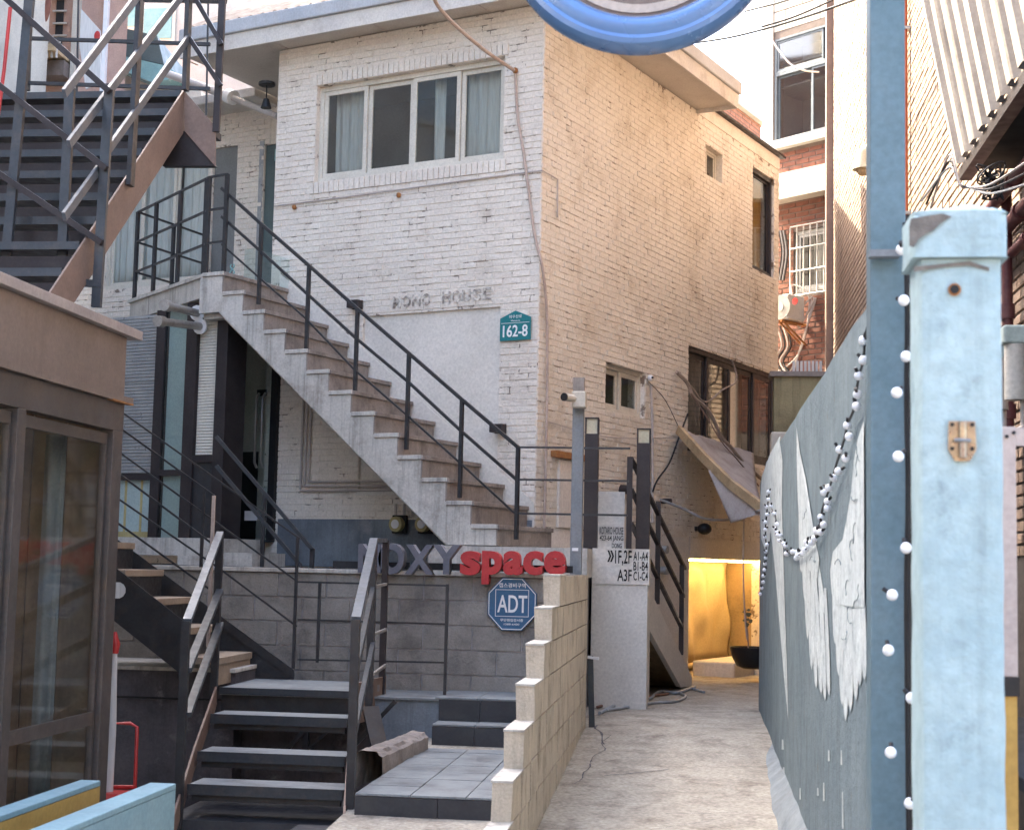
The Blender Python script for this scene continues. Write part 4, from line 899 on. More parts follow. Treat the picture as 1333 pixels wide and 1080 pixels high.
def ribbon(P, off, dep0, dep1, name, mat):
    P = [Vector(p) for p in P]; P = [P[0]-(P[1]-P[0])*1.1]+P; q = MB()
    for p, r_ in zip(P, P[1:]): 
        o_ = Vector((off, 0, 0)); e = Vector((.014, 0, 0))
        q.hexa([p+o_-UZ*dep1, p+o_+e-UZ*dep1, r_+o_+e-UZ*dep1, r_+o_-UZ*dep1, p+o_+UZ*dep0, p+o_+e+UZ*dep0, r_+o_+e+UZ*dep0, r_+o_+UZ*dep0])
    q.build(name, M[mat], MS)
ribbon(LZ, -.03, .03, .12, 'stringer', 'brownplate'); ribbon(RZ, .012, .05, .13, 'stringer', 'brownplate')
# under-structure seen between the treads
q = MB()
for x0 in (-3.0, -2.55): q.bar((x0, 10.9, .15), (x0+.42, 10.9, .62), .03)
q.bar((-2.78, 10.92, .1), (-2.78, 10.92, .62), .04).bar((-2.9, 10.88, .12), (-2.5, 10.88, .5), .02)
q.build('brace', M['steel'], MS)
MB().bar((-2.25, 10.6, .6), (-2.05, 10.3, .12), .12, .02).build('support_plate', M['steel'], MS)
MB().box((-3.2, 10.4, -.3), (-2.05, 9.15, .03)).build('base_slab', M['tileriser'], MS)
# front hand rails: (bottom post top, bottom) and upper post
def flat(p, q_, w=.045, h=.012, name='hand_rail', mat='steelblue', up=(0,0,1)): MB().bar(p, q_, w, h, up).build(name, M[mat], MS)
lb_t, lb_b = onY(243, 808, 9.0), onY(238, 1076, 9.0); lu_t, lu_b = onY(287, 694, 10.75), onY(285, 880, 10.75)
MB().bar((lb_t.x, 9.0, -.3), lb_t, .05, .035, up=(0,1,0)).build('rail_post', M['steel'], MS)
MB().bar((lu_t.x, 10.75, zL-.1), lu_t, .05, .035, up=(0,1,0)).build('rail_post', M['steel'], MS)
for k, (y0, y1) in enumerate(((808, 694), (872, 768), (930, 812))):
    flat(onY(244, y0, 9.0), onY(287, y1, 10.75), .05, .03, mat='steeltop' if k == 0 else 'steelblue')
rb_t = onY(464, 806, 8.9); ru_t = onY(487, 703, 10.7); ru2 = onY(503, 703, 11.62); b0 = onY(455, 1074, 8.9)
MB().bar((rb_t.x, 8.9, -.3), rb_t, .05, .04, up=(0,1,0)).build('rail_post', M['steel'], MS)
MB().bar((ru_t.x, 10.7, zL-.1), ru_t, .05, .04, up=(0,1,0)).build('rail_post', M['steel'], MS)
MB().bar((ru2.x, 11.62, zL-.1), (ru2.x, 11.62, ru2.z), .045, .045, up=(0,1,0)).build('rail_post', M['brownblack'], MS)
flat(rb_t, ru_t, .055, .035, mat='steeltop'); flat(ru_t, (ru2.x, 11.62, ru2.z), .03, .03)
flat(onY(462, 880, 8.9), onY(486, 768, 10.7), .03, .06); flat(onY(460, 960, 8.9), onY(486, 840, 10.7), .03, .06)
for y0, y1 in ((764, 760), (826, 819), (877, 865)): flat(onY(486, y0, 10.7), onY(503, y1, 11.62), .02, .02, mat='chrome')
MB().box((b0.x-.06, 8.84, .05), (b0.x+.10, 8.98, .075)).build('base_plate', M['conc_w'], MS)
# upper flight climbing to the left
ZB = [zL+.205*(k+1) for k in range(6)]; XB = [onY(330, 850, 11.7).x-.245*k for k in range(6)]
for z, x in zip(ZB, XB):
    s_ = MB().box((x-.29, 10.86, z-.05), (x, 11.68, z)).build('tread', M['treadwood'], MS, bevel=.004)
    MB().box((x-.03, 10.86, z-.20), (x-.015, 11.68, z-.051)).build('riser', M['treadwood'] if z == ZB[0] else M['steel'], s_)
def plate(px, d, t_, name='stringer', mat='steel'): MB().prism([onY(x, y, d) for x, y in px], (0, t_, 0)).build(name, M[mat], MS)
plate([(90, 690), (243, 810), (243, 882), (90, 760)], 10.84, -.012, mat='steel')
plate([(90, 655), (383, 872), (383, 884), (90, 676)], 11.70, .012, mat='steel'); 
plate([(90, 676), (383, 884), (330, 884), (90, 712)], 11.715, .01, mat='steel')
cph = onY(154, 768, 10.82); MB().tube([cph, cph-Vector((0,.005,0))], .06, 12).build('sticker', M['curtain'], MS)
# thin railings of the upper flight and landing
for x, y0, y1, d in ((279, 645, 842, 10.8), (266, 640, 738, 11.75), (388, 700, 870, 11.75), (417, 757, 862, 11.75), (583, 760, 906, 11.6)):
    q = MB(); t_, b_ = onY(x, y0, d), onY(x, y1, d); q.bar((t_.x, d, b_.z), (t_.x, d, t_.z), .022, .022, up=(0,1,0)); q.build('rail_post', M['ppipe'] if x == 279 else M['steel'], MS)
def rl_(pts, d, w=.014, mat='steel'): 
    q = MB()
    for a, b in zip(pts, pts[1:]): q.bar(onY(*a[:2], d), onY(*b[:2], d), w, w)
    q.build('rail', M[mat], MS)
for p in ([(100, 516), (279, 645)], [(100, 575), (275, 706)], [(100, 642), (274, 767)]): rl_(p, 10.8)
for p in ([(100, 494), (160, 537), (305, 640), (391, 701)], [(100, 548), (227, 640), (387, 756)], [(100, 607), (156, 650), (288, 741), (387, 815)], [(388, 757), (583, 762)], [(388, 806), (583, 812)], [(388, 858), (583, 862)]): rl_(p, 11.75)
# handrail of the terrace entrance
TR = thing('entrance_handrail', 'pair of dark sloping handrails in front of the porch door', 'railing')
for p, q_ in (((282, 568), (408, 716)), ((282, 606), (392, 736))): MB().bar(onY(*p, 13.0), onY(*q_, 13.0), .035, .03).build('rail', M['steelblue'], TR)
a = onY(407, 714, 13.0); MB().bar(a, (a.x, 13.0, 1.53), .035, .035, up=(0,1,0)).build('rail_post', M['steel'], TR)
a = onY(345, 642, 13.0); MB().bar(a, (a.x, 13.0, 1.53), .03, .03, up=(0,1,0)).build('rail_post', M['steel'], TR)

# hand truck and pole
HT = thing('hand_truck', 'red tubular hand truck standing against the stained wall', 'hand truck')
d = 9.6; P = [onY(142, 1030, d), onY(142, 941, d), onY(170, 941, d), onY(179, 946, d), onY(176, 1028, d)]
MB().tube([P[0], P[1], P[2], P[3], P[4]], .012, 8).build('frame', M['red'], HT, smooth=True)
MB().tube([onY(142, 1024, d), onY(176, 1024, d)], .014, 8).build('crossbar', M['red'], HT)
q = MB(); c = onY(155, 1045, d-.1); q.tube([c, c+Vector((.0, 0, .07))], [.16, .10], 16); q.build('base', M['red'], HT, smooth=True)
UM = thing('closed_pole', 'pale pole with a red tip leaning beside the glass kiosk', 'pole')
MB().tube([onY(140, 1040, 9.5), onY(146, 950, 9.5), onY(150, 850, 9.5)], [.035, .028, .016], 10).build('shaft', M['curtain'], UM, smooth=True)
MB().tube([onY(150, 850, 9.5), onY(151, 838, 9.5), onY(150, 822, 9.5)], [.022, .03, .012], 10).build('tip', M['red'], UM, smooth=True)

# ================================================================== glass kiosk
KX = -3.25; K = thing('glass_kiosk', 'brown metal clad kiosk with tall glass doors at the left edge', 'kiosk')
YK = 8.36; Y0 = 4.8
MB().box((KX-.01, YK+.02, 2.50), (KX-2.6, Y0, 2.845)).build('fascia', M['kioskbrown'], K, bevel=.004)
MB().box((KX+.03, YK+.16, 2.846), (KX-2.7, Y0, 2.90)).build('coping', M['kiosktop'], K, bevel=.003)
MB().box((KX+.03, YK+.06, 2.462), (KX-.03, Y0, 2.498)).build('ledge', M['kioskbrown'], K)
MB().box((KX+.032, YK+.062, 2.458), (KX+.0, YK-.25, 2.466)).build('rust_edge', M['rust'], K)
MB().box((KX, YK, 2.30), (KX-.08, Y0, 2.458)).build('head_frame', M['kioskframe'], K)
def ky(x): return onX(x, 620, KX).y
fr_ = [(ky(146), YK), (ky(20), ky(31)), (5.6, 5.75)]
for a, b in fr_: MB().box((KX, a, .22), (KX-.08, b, 2.30)).build('jamb', M['kioskframe'], K, bevel=.004)
MB().box((KX+.0, YK, .1), (KX-.08, Y0, .22)).build('sill', M['kioskframe'], K)

WB = pm('dark_wood_panel', (.20,.14,.09), (.11,.075,.05), 5, .6, streak=.5)
for k in range(12): MB().box((KX-.10-.2*k, YK-.05-.006*(k % 3), .14), (KX-.292-.2*k, YK-.08, 2.40)).build('wall_board', WB, K)
MB().box((KX-2.5, YK, .1), (KX-2.59, YK-.08, 2.45)).build('rear_jamb', M['kioskframe'], K)
for a, b, nm in ((ky(32), ky(145), 'sliding glass door'), (5.78, ky(19), 'fixed glass panel')):
    w = .022
    fo = MB().box((KX-.03, a, .24), (KX-.055, a+w, 2.28)).box((KX-.03, b-w, .24), (KX-.055, b, 2.28)).box((KX-.03, a+w, .24), (KX-.055, b-w, .30)).box((KX-.03, a+w, 2.22), (KX-.055, b-w, 2.28)).box((KX-.031, a+w, .68), (KX-.05, b-w, .75)).build('door_frame', M['kioskframe'], K, label=nm)
    MB().box((KX-.042, a+.02, .28), (KX-.046, b-.02, 2.25)).build('pane', M['glassk'], fo)
MB().box((KX-.1, YK-.06, .1), (KX-2.6, Y0, .14)).build('floor', M['tileriser'], K)
MB().box((KX-2.6, YK, .1), (KX-2.66, Y0, 2.5)).build('back_wall', M['cream'], K); MB().box((KX-.1, YK-.06, 2.40), (KX-2.6, Y0, 2.45)).build('ceiling', M['dim'], K)
t = thing('kiosk_counter', 'dark counter with a teal cloth inside the glass kiosk', 'counter')
MB().box((KX-1.1, 8.0, .14), (KX-1.7, 6.2, .86)).build('carcass', M['dark'], t); MB().box((KX-1.06, 8.05, .862), (KX-1.74, 6.15, .90)).build('worktop', M['steelblue'], t)
MB().box((KX-1.09, 7.9, .2), (KX-1.095, 6.9, .6)).build('cloth', M['lowblue'], t)
MB().box((KX-1.2, 7.6, .90), (KX-1.5, 7.3, 1.12)).build('dark_box', M['black']); tag(bpy.data.objects['dark_box'], 'dark box on the kiosk counter', 'box')
for k, (x, y) in enumerate(((111, 555), (134, 540))):
    t = thing('pendant_lamp', ['cream pendant lamp behind the kiosk glass, the larger one', 'cream pendant lamp behind the kiosk glass, close to the door jamb'][k], 'lamp', 'kiosk pendant lamps')
    p = onX(x, y, KX-.9-.4*k); MB().tube([p-UZ*.09, p+UZ*.09], .075, 14).build('lamp_shade', M['lampglass'], t, smooth=True); MB().tube([p+UZ*.09, (p.x, p.y, 2.40)], .006, 6).build('cord', M['black'], t)
for k in range(2):
    q = MB(); q.grid(lambda i, j: (KX-.25+.03*math.sin(i*30), (ky(120) if k == 0 else ky(2))+.18*i, .3+1.95*j), 20, 4); t = q.build('kiosk_curtain', M['dim'], smooth=True, solid=.004); tag(t, ['narrow grey curtain drawn beside the kiosk corner', 'narrow grey curtain behind the left kiosk pane'][k], 'curtain', 'kiosk curtains')

# low boards in front
for x0, x1, mt, lb in ((-2.3, -2.42, 'lowblue', 'thick pale blue low board at the bottom edge, the one nearer the steel steps'), (-2.65, -2.745, 'gold', 'low board with pale blue top and golden side next to the kiosk')):
    t = thing('low_board', lb, 'board', 'low boards in the foreground')
    MB().box((x0, 6.74, .575), (x1, 3.5, .60)).build('top_edge', M['lowblue'], t, bevel=.004); MB().box((x0-.001, 6.738, .0), (x1+.001, 3.5, .574)).build('board', M[mt], t)

# ================================================================== upper left steel stair
US = thing('upper_steel_stair', 'dark open steel stair with brown side plate climbing above the kiosk', 'staircase')
UX = -3.5
def ux(x, y, o=0): return onX(x, y, UX+o)
sp = [(62, 372), (80, 362), (240, 118), (240, 168), (110, 372)]
P = [ux(x, y) for x, y in ((40, 420), (240, 118), (240, 172), (74, 430))]; MB().prism(P, (-.012, 0, 0)).build('side_plate', M['brownplate'], US)
e0 = ux(240, 118); yb = e0.y
P2 = [onY(x, y, yb) for x, y in ((240, 118), (281, 165), (281, 217), (240, 170))]; MB().prism(P2, (0, .012, 0)).build('side_plate', M['brownplate'], US)
P3 = [onY(x, y, yb+.02) for x, y in ((240, 170), (281, 216), (212, 216))]; MB().prism(P3, (0, .06, 0)).build('landing_underside', M['brownblack'], US)
s0, s1 = ux(62, 386), ux(240, 118); nT = 9
for k in range(nT+1):
    f = k/nT; p = s0.lerp(s1, f)
    s_ = MB().box((UX-.02, p.y+.003, p.z-.038), (UX-1.7, p.y+.27, p.z-.0)).build('tread', M['brownblack'], US)
    MB().box((UX-.021, p.y-.012, p.z-.044), (UX-1.7, p.y+.002, p.z+.002)).build('nosing', M['steelblue'], s_)
    if k < nT: MB().box((UX-.02, p.y+.25, p.z), (UX-1.7, p.y+.262, p.z+(s1.z-s0.z)/nT-.075)).build('riser', M['brownblack'], s_)
MB().box((UX-.02, s1.y+.25, s1.z-.10), (UX-1.75, s1.y+.9, s1.z-.05)).build('landing', M['steel'], US)
YN = 8.35
def uy(x, y): return onY(x, y, YN)
for x0, y0, x1, y1 in ((40, -10, 8, 345), (92, 115, 80, 365), (143, 118, 126, 400)):
    MB().bar(uy(x0, y0), uy(x1, y1), .055, .03, up=(0,1,0)).build('rail_post', M['steelblue'], US)
for a, b in (((-30, -36), (146, 122)), ((-30, 88), (142, 222)), ((-30, 206), (136, 318))): MB().bar(uy(*a)-Vector((0,.035,0)), uy(*b)-Vector((0,.035,0)), .03, .035).build('rail', M['brownblack'], US)
MB().bar(uy(76, 366), uy(132, 370), .04, .04).build('rail', M['steelblue'], US)
for x0, y0, x1, y1 in ((183, 0, 170, 242), (247, -20, 242, 118)): MB().bar(ux(x0, y0, .02), ux(x1, y1, .02), .03, .07, up=(0,1,0)).build('rail_post', M['steel'], US)
for a, b in (((84, 122), (200, -32)), ((90, 188), (252, -25)), ((138, 200), (247, 48)), ((84, 282), (136, 210))): MB().bar(ux(*a, .03), ux(*b, .03), .02, .05).build('rail', M['steeltop'], US)
for a, b in (((247, -15), (289, 58)), ((247, 50), (288, 112))): MB().bar(onY(*a, yb-.04), onY(*b, yb-.04), .03, .03).build('rail', M['brownblack'], US)
MB().bar(onY(291, -20, yb), onY(282, 172, yb), .045, .03, up=(0,1,0)).build('rail_post', M['brownblack'], US)
for y0, y1 in ((50, 58), (108, 116)): MB().bar(onY(30, y0, yb+.9), onY(274, y1, yb+.9), .025, .025).build('rail', M['steel'], US)
MB().bar(onY(180, 0, yb+.6), onY(294, 2, yb+.1), .03, .03).build('rail', M['steel'], US)
for x in (103, 272): MB().bar(onY(x, -20, yb+.9), onY(x-3, 150, yb+.9), .012, .012, up=(0,1,0)).build('rail_post', M['steel'], US)
MB().bar(onY(38, -20, yb+.9), onY(34, 118, yb+.9), .05, .05, up=(0,1,0)).build('rail_post', M['steel'], US)
MB().tube([onY(14, 10, 9.0), onY(6, 90, 9.0), onY(-2, 150, 9.0)], .012, 8).build('red_pipe', M['red'], US)

# ================================================================== blue wall on the right of the alley
BX = .55
BW = thing('blue_wall', 'blue painted concrete wall with white painted wings along the alley', 'wall')
def topz(y): return 2.485 + .02*mnoise.noise(Vector((y*.9, 0, 0))) - (0 if y < 13 else (y-13)*.09)
def wob(y, z): return .006*mnoise.noise(Vector((y*1.7, z*1.3, 4)))
q = MB(); ny, nz = 80, 22
q.grid(lambda i, j: (BX+wob(4.58+9.65*i, 2.5*j), 4.58+9.65*i, -.2+(topz(4.58+9.65*i)+.2)*j), ny, nz)
q.grid(lambda i, j: (BX+wob(4.58+9.65*i, 2.5)+.15*j, 4.58+9.65*i, topz(4.58+9.65*i)+.0*j), ny, 1)
q.grid(lambda i, j: (BX+.15, 4.58+9.65*i, -.2+(topz(4.58+9.65*i)+.2)*j), ny, 1)
ye = 4.58+9.65
q.hexa([(BX+.001, ye-.02, -.2), (BX+.149, ye-.02, -.2), (BX+.149, ye, -.2), (BX+.001, ye, -.2), (BX+.001, ye-.02, topz(ye)), (BX+.149, ye-.02, topz(ye)), (BX+.149, ye, topz(ye)), (BX+.001, ye, topz(ye))])
q.build('wall_body', M['bluewall'], BW, smooth=True)
q = MB(); q.grid(lambda i, j: (.43+.125*j**1.5+.012*mnoise.noise(Vector((i*30, j*2, 0))), 5+8.3*i, max(gz(5+8.3*i)-.05+(.33-gz(5+8.3*i)+.05)*j, gz(5+8.3*i)-.05)), 90, 6); q.build('footing', M['footing'], BW, smooth=True)
# wings: flat paint, a hair proud of the wall
def wp(x, y): p = onX(x, y, BX); return Vector((BX+wob(p.y, p.z)-.004, p.y, p.z))
def paint(pts, nm='painted_feather', lift=0):
    q = MB(); P = [wp(*p)-Vector((lift,0,0)) for p in pts]; q.add(P, [tuple(range(len(P)))]); o = q.build(nm, M['whitepaint'], BW); return o
def feather(r, t, w0=4, w1=3.2):
    rx, ry = r; tx, ty = t; dx, dy = tx-rx, ty-ry; L = math.hypot(dx, dy); nx_, ny_ = -dy/L, dx/L; P = []
    for f, w in ((0, .6), (.25, .9), (.6, 1.05), (.85, .95), (.95, .65)): P.append((rx+dx*f+nx_*w0*w*.45, ry+dy*f+ny_*w0*w*.5))
    P.append(t)
    for f, w in ((.95, .65), (.85, .95), (.6, 1.05), (.25, .9), (0, .6)): P.append((rx+dx*f-nx_*w0*w*.45, ry+dy*f-ny_*w0*w*.5))
    paint(P)
for r_, t_, w in (((1043,640),(1045,745),4.5),((1046,660),(1049,782),4.5),((1048,700),(1053,832),5),((1053,720),(1059,872),5.5),((1058,735),(1065,896),5.5),((1063,745),(1071,904),5.5),((1069,750),(1076,912),5.5),((1075,765),(1081,905),5),((1055,700),(1068,800),5),((1061,700),(1075,800),5)): feather(r_, t_, w)
paint([(1039,556),(1044,590),(1051,622),(1057,665),(1063,700),(1069,728),(1066,752),(1056,742),(1049,720),(1044,690),(1041,650),(1039,600)], 'painted_wing_top', .002)
for r_, t_, w in (((1087,750),(1089,838),6),((1090,740),(1094,880),7),((1095,745),(1099,918),7.5),((1101,750),(1104,938),7.5),((1107,750),(1110,926),7.5),((1113,750),(1117,912),7),((1119,755),(1122,893),7),((1125,755),(1128,885),6.5)): feather(r_, t_, w)
paint([(1127,548),(1120,570),(1114,600),(1110,640),(1104,675),(1099,702),(1087,718),(1083,742),(1085,772),(1094,786),(1110,790),(1128,790)], 'painted_wing_top', .002)
paint([(1016,572),(1005,598),(998,630),(1000,660),(1006,700),(1011,750),(1017,820),(1022,880),(1027,938),(1026,880),(1023,800),(1021,720),(1019,660),(1020,600)], 'painted_sun_strip')  # sunlit strip at the far end of the wall, put in as white paint
def chip(n):
    q = MB()
    for k in range(n):
        y = random.uniform(5.2, 11.5); z = random.uniform(.5, 2.4); s_ = random.uniform(.01, .03); X_ = BX+wob(y, z)-.007; h = s_*random.uniform(.8, 2)
        q.add([(X_, y-s_*.5, z), (X_, y, z-h*.6), (X_, y+s_*.6, z+.1*h), (X_, y+.1*s_, z+h)], [(0,1,2,3)])
    return q
chip(26).build('paint_chip', M['palechip'], BW, kind='stuff'); 
q = MB()
for (x, y0, y1) in ((1081,976,990),(1097,976,995),(1074,1018,1042),(1098,1030,1078),(1043,1025,1040),(1020,962,975),(1021,998,1006),(1066,1025,1035)):
    q.add([wp(x-.8, y0), wp(x+.8, y0), wp(x+1.2, y1), wp(x-1, y1)], [(0,1,2,3)])
q.build('paint_drip', M['whitepaint'], BW, kind='stuff')
q = MB()
for (x, y, s_) in ((1117,680,6),(1113,730,8),(1121,760,8),(1105,775,5),(1112,810,6),(1120,650,5),(1052,660,4),(1055,700,4),(1065,730,5),(1098,735,5),(1123,600,6),(1118,620,6),(1100,830,5)):
    P = []; a_ = random.uniform(0, 6.3); cx, cy = x, y
    for k in range(7): P.append(wp(cx, cy)-Vector((.005,0,0))); a_ += random.uniform(-1.1, 1.1); cx += s_*.33*math.cos(a_); cy += s_*.9*math.sin(a_)
    q.tube(smooth(P, 2), .0014, 4)
q.build('crack_line', M['bluewall'], BW, kind='stuff')

# string of round bulbs on the wall
bulb_mesh = MB().ball((0,0,0), .0155, 12, 8).mesh('bulb', M['bulb'])
for p in bulb_mesh.polygons: p.use_smooth = True
sock_mesh = MB().tube([(0,0,.012),(0,0,.030)], .006, 8).mesh('socket', M['black'])
def bulb(root, p, s_=1):
    o = bpy.data.objects.new('bulb', bulb_mesh); col.objects.link(o); o.parent = root; o.location = p; o.scale = (s_,)*3
    k = bpy.data.objects.new('socket', sock_mesh); col.objects.link(k); k.parent = o; k.rotation_euler = (random.uniform(-1,1), random.uniform(-1,1), 0)
LS = thing('bulb_string', 'sagging black string of small round white bulbs across the painted wings', 'string lights')
path = [(1130,425),(1127,440),(1124,470),(1119,488),(1115,512),(1113,530),(1104,552),(1100,570),(1095,586),(1090,602),(1084,622),(1077,645),(1071,662),(1066,690),(1056,706),(1046,718),(1036,723),(1026,718),(1018,706),(1012,690),(1010,672),(1004,660)]
def wl(x, y, o=.025): return onX(x, y, BX-o)
MB().tube(smooth([wl(*p) for p in path], 4), .0045, 5).build('cord', M['black'], LS)
crop7 = [(487,213),(487,300),(467,368),(462,450),(457,502),(417,586),(425,635),(383,692),(410,730),(377,787),(357,817),(335,860),(313,880),(330,920),(330,948),(300,990),(312,1022),(280,1045)]
for a, b in crop7: bulb(LS, wl(980+a/3.375, 380+b/3.375, .03))
for k in range(26):
    f = k/25; i = 13+f*7.9; i0 = min(int(i), 20); g_ = i-i0; a, b = path[i0], path[min(i0+1, 21)]
    bulb(LS, wl(a[0]+(b[0]-a[0])*g_+random.uniform(-3,3), a[1]+(b[1]-a[1])*g_+random.uniform(-4,4), .03))
LS2 = thing('bulb_string', 'small cluster of bulbs hanging at the far end of the blue wall', 'string lights')
pth = [(1002,640),(999,665),(997,690),(998,715),(997,735),(994,755),(990,775)]
MB().tube(smooth([wl(*p) for p in pth], 4), .006, 5).build('cord', M['black'], LS2)
for k in range(16): i = k/15*5.9; i0 = int(i); g_ = i-i0; a, b = pth[i0], pth[i0+1]; bulb(LS2, wl(a[0]+(b[0]-a[0])*g_+random.uniform(-1.5,1.5), a[1]+(b[1]-a[1])*g_, .04))

paint([(1017,567),(1004,590),(993,620),(990,660),(992,700),(999,722),(1004,700),(1006,650),(1010,605),(1016,580)], 'painted_sunlit_patch')  # sunlit pale end of the wall, its brightness painted on in white
# ---- steel post, cable, gate pillar
BP = thing('blue_steel_post', 'tall square blue steel post at the near end of the painted wall', 'post')
MB().box((.482, 4.45, -.1), (.582, 4.56, 4.35)).build('post', M['bluepost'], BP, bevel=.004)
MB().box((.56, 4.44, 2.495), (.475, 4.40, 2.515)).build('bracket', M['greypole'], BP)
MB().box((.586, 4.44, -.1), (.612, 4.50, 2.42)).build('dark_angle', M['steel'], BP)
LV = thing('bulb_string', 'string of round white bulbs running straight down the blue steel post', 'string lights')
MB().tube(smooth([onY(x, y, 4.38) for x, y in ((1178,290),(1181,400),(1180,520),(1182,640),(1180,760),(1181,900),(1183,1100))], 4), .006, 6).build('cord', M['black'], LV)
MB().tube(smooth([onY(x, y, 4.36) for x, y in ((1184,280),(1186,500),(1186,800),(1188,1100))], 3), .010, 6).build('cord', M['black'], LV)
for x, y in ((1174,325),(1177,391),(1180,464),(1168,511),(1170,594),(1180,713),(1162,774),(1157,846),(1187,908),(1160,979),(1185,1045)): bulb(LV, onY(x, y, 4.33), 1.02)
GP = thing('gate_pillar', 'pale blue painted concrete gate pillar with chipped cap and rusty bolt hole', 'pillar')
q = MB()
def pil(x0, x1, y0, y1, z0, z1, n=26, am=.0025):
    q = MB()
    def c(u, j):
        z = z0+(z1-z0)*j; k = u*4; i = int(k) % 4; f = k-int(k); cs = [(x0,y0),(x1,y0),(x1,y1),(x0,y1)]; a, b = cs[i], cs[(i+1) % 4]; x, y = a[0]+(b[0]-a[0])*f, a[1]+(b[1]-a[1])*f
        r_ = .018; cx, cy = (x0+x1)/2, (y0+y1)/2; hx, hy = (x1-x0)/2, (y1-y0)/2
        ex, ey = (x-cx)/hx, (y-cy)/hy; s_ = 1-.06*(abs(ex*ey)**8)
        nn = am*mnoise.noise(Vector((x*14, y*14, z*9)))
        return (cx+ex*hx*s_*(1+nn/hx), cy+ey*hy*s_*(1+nn/hy), z)
    q.grid(c, 48, n); return q
q = pil(.474, .650, 3.40, 3.575, -.1, 2.285, 60); q.build('shaft', M['palepost'], GP, smooth=True)
def capz(i, j): x = .458+.204*i; y = 3.385+.205*j; e = max(abs(i-.5), abs(j-.5))*2; return (x, y, 2.412-.034*e**3.5 + .008*mnoise.noise(Vector((x*18, y*18, 0))) + .006*(i-.5)*2)
q = pil(.458, .662, 3.385, 3.59, 2.287, 2.390, 8, .004); q.grid(capz, 14, 14); q.add([(.458,3.385,2.287),(.662,3.385,2.287),(.662,3.59,2.287),(.458,3.59,2.287)], [(3,2,1,0)]); q.build('cap', M['palepost'], GP, smooth=True)
q = MB(); a = [onY(x, y, 3.381) for x, y in ((1184,296),(1186,285),(1205,281),(1228,278),(1240,282),(1226,290),(1216,300),(1204,306),(1196,312),(1190,322),(1184,320))]; q.add(a, [tuple(range(len(a)))]); q.build('chipped_patch', M['palechip'], GP)
q = MB(); a = [onY(x, y, 3.396) for x, y in ((1190,347),(1230,343),(1262,340),(1288,348),(1288,353),(1262,346),(1230,348),(1190,354))]; q.add(a, [tuple(range(len(a)))]); q.build('chipped_patch', M['palechip'], GP)
p = onY(1243, 377, 3.398); MB().tube([p, p-Vector((0,.006,0))], .010, 12).build('bolt', M['dark'], GP); MB().tube([p+Vector((0,.001,0)), p-Vector((0,.003,0))], .014, 12).build('washer', M['rust'], GP)
LT = thing('door_latch', 'worn brass bolt latch screwed to the pale blue pillar', 'latch'); c = onY(1253, 573, 3.392)
MB().prism([(c.x-.028,3.396,c.z+.042),(c.x+.028,3.396,c.z+.042),(c.x+.030,3.396,c.z-.02),(c.x+.016,3.396,c.z-.045),(c.x-.016,3.396,c.z-.045),(c.x-.030,3.396,c.z-.02)], (0,-.004,0)).build('plate', M['brass'], LT, bevel=.001)
MB().tube([(c.x,3.386,c.z+.04),(c.x,3.386,c.z-.038)], .009, 12).build('barrel', M['brass'], LT, smooth=True); MB().tube([(c.x-.018,3.380,c.z),(c.x+.016,3.376,c.z-.002)], .004, 8).build('knob', M['greypole'], LT)
for sx in (-.021, .021):
    for sz in (.034, -.018): MB().tube([(c.x+sx,3.394,c.z+sz),(c.x+sx,3.389,c.z+sz)], .0045, 10).build('screw', M['dark'], LT)

# round hanging sign
RS = thing('round_sign', 'round hanging sign with a glossy blue rim, cut by the top edge', 'sign')
cs_ = onY(835, -113, 5.0); prof_ = [(.366, .02), (.370, -.03), (.385, -.05), (.405, -.058), (.425, -.052), (.437, -.045), (.450, -.050), (.466, -.044), (.478, -.022), (.4825, .01), (.478, .05), (.45, .07), (.366, .07)]
n = 96; q = MB(); vsx = [(cs_.x+r*math.cos(2*math.pi*k/n), 5.0+y, cs_.z+r*math.sin(2*math.pi*k/n)) for r, y in prof_ for k in range(n)]
q.add(vsx, [(i*n+k, i*n+(k+1) % n, (i+1)*n+(k+1) % n, (i+1)*n+k) for i in range(len(prof_)-1) for k in range(n)]); q.build('rim', M['blue'], RS, smooth=True)
q = MB().tube([(cs_.x, 5.05, cs_.z), (cs_.x, 5.005, cs_.z)], .368, 72); q.build('face', M['taupe'], RS)
n = 72; q = MB(); vsx = [(cs_.x+r*math.cos(2*math.pi*k/n), 5.0, cs_.z+r*math.sin(2*math.pi*k/n)) for r in (.3475, .3175) for k in range(n)]; q.add(vsx, [(k, (k+1) % n, n+(k+1) % n, n+k) for k in range(n)]); q.build('face_ring', M['beige'], RS)
q = MB(); q.bar((.53, 4.56, 4.2), (cs_.x, 5.02, 4.28), .04, .04).bar((cs_.x, 5.02, 4.28), (cs_.x, 5.02, cs_.z+.47), .03, .03); q.build('bracket', M['bluepost'], RS)

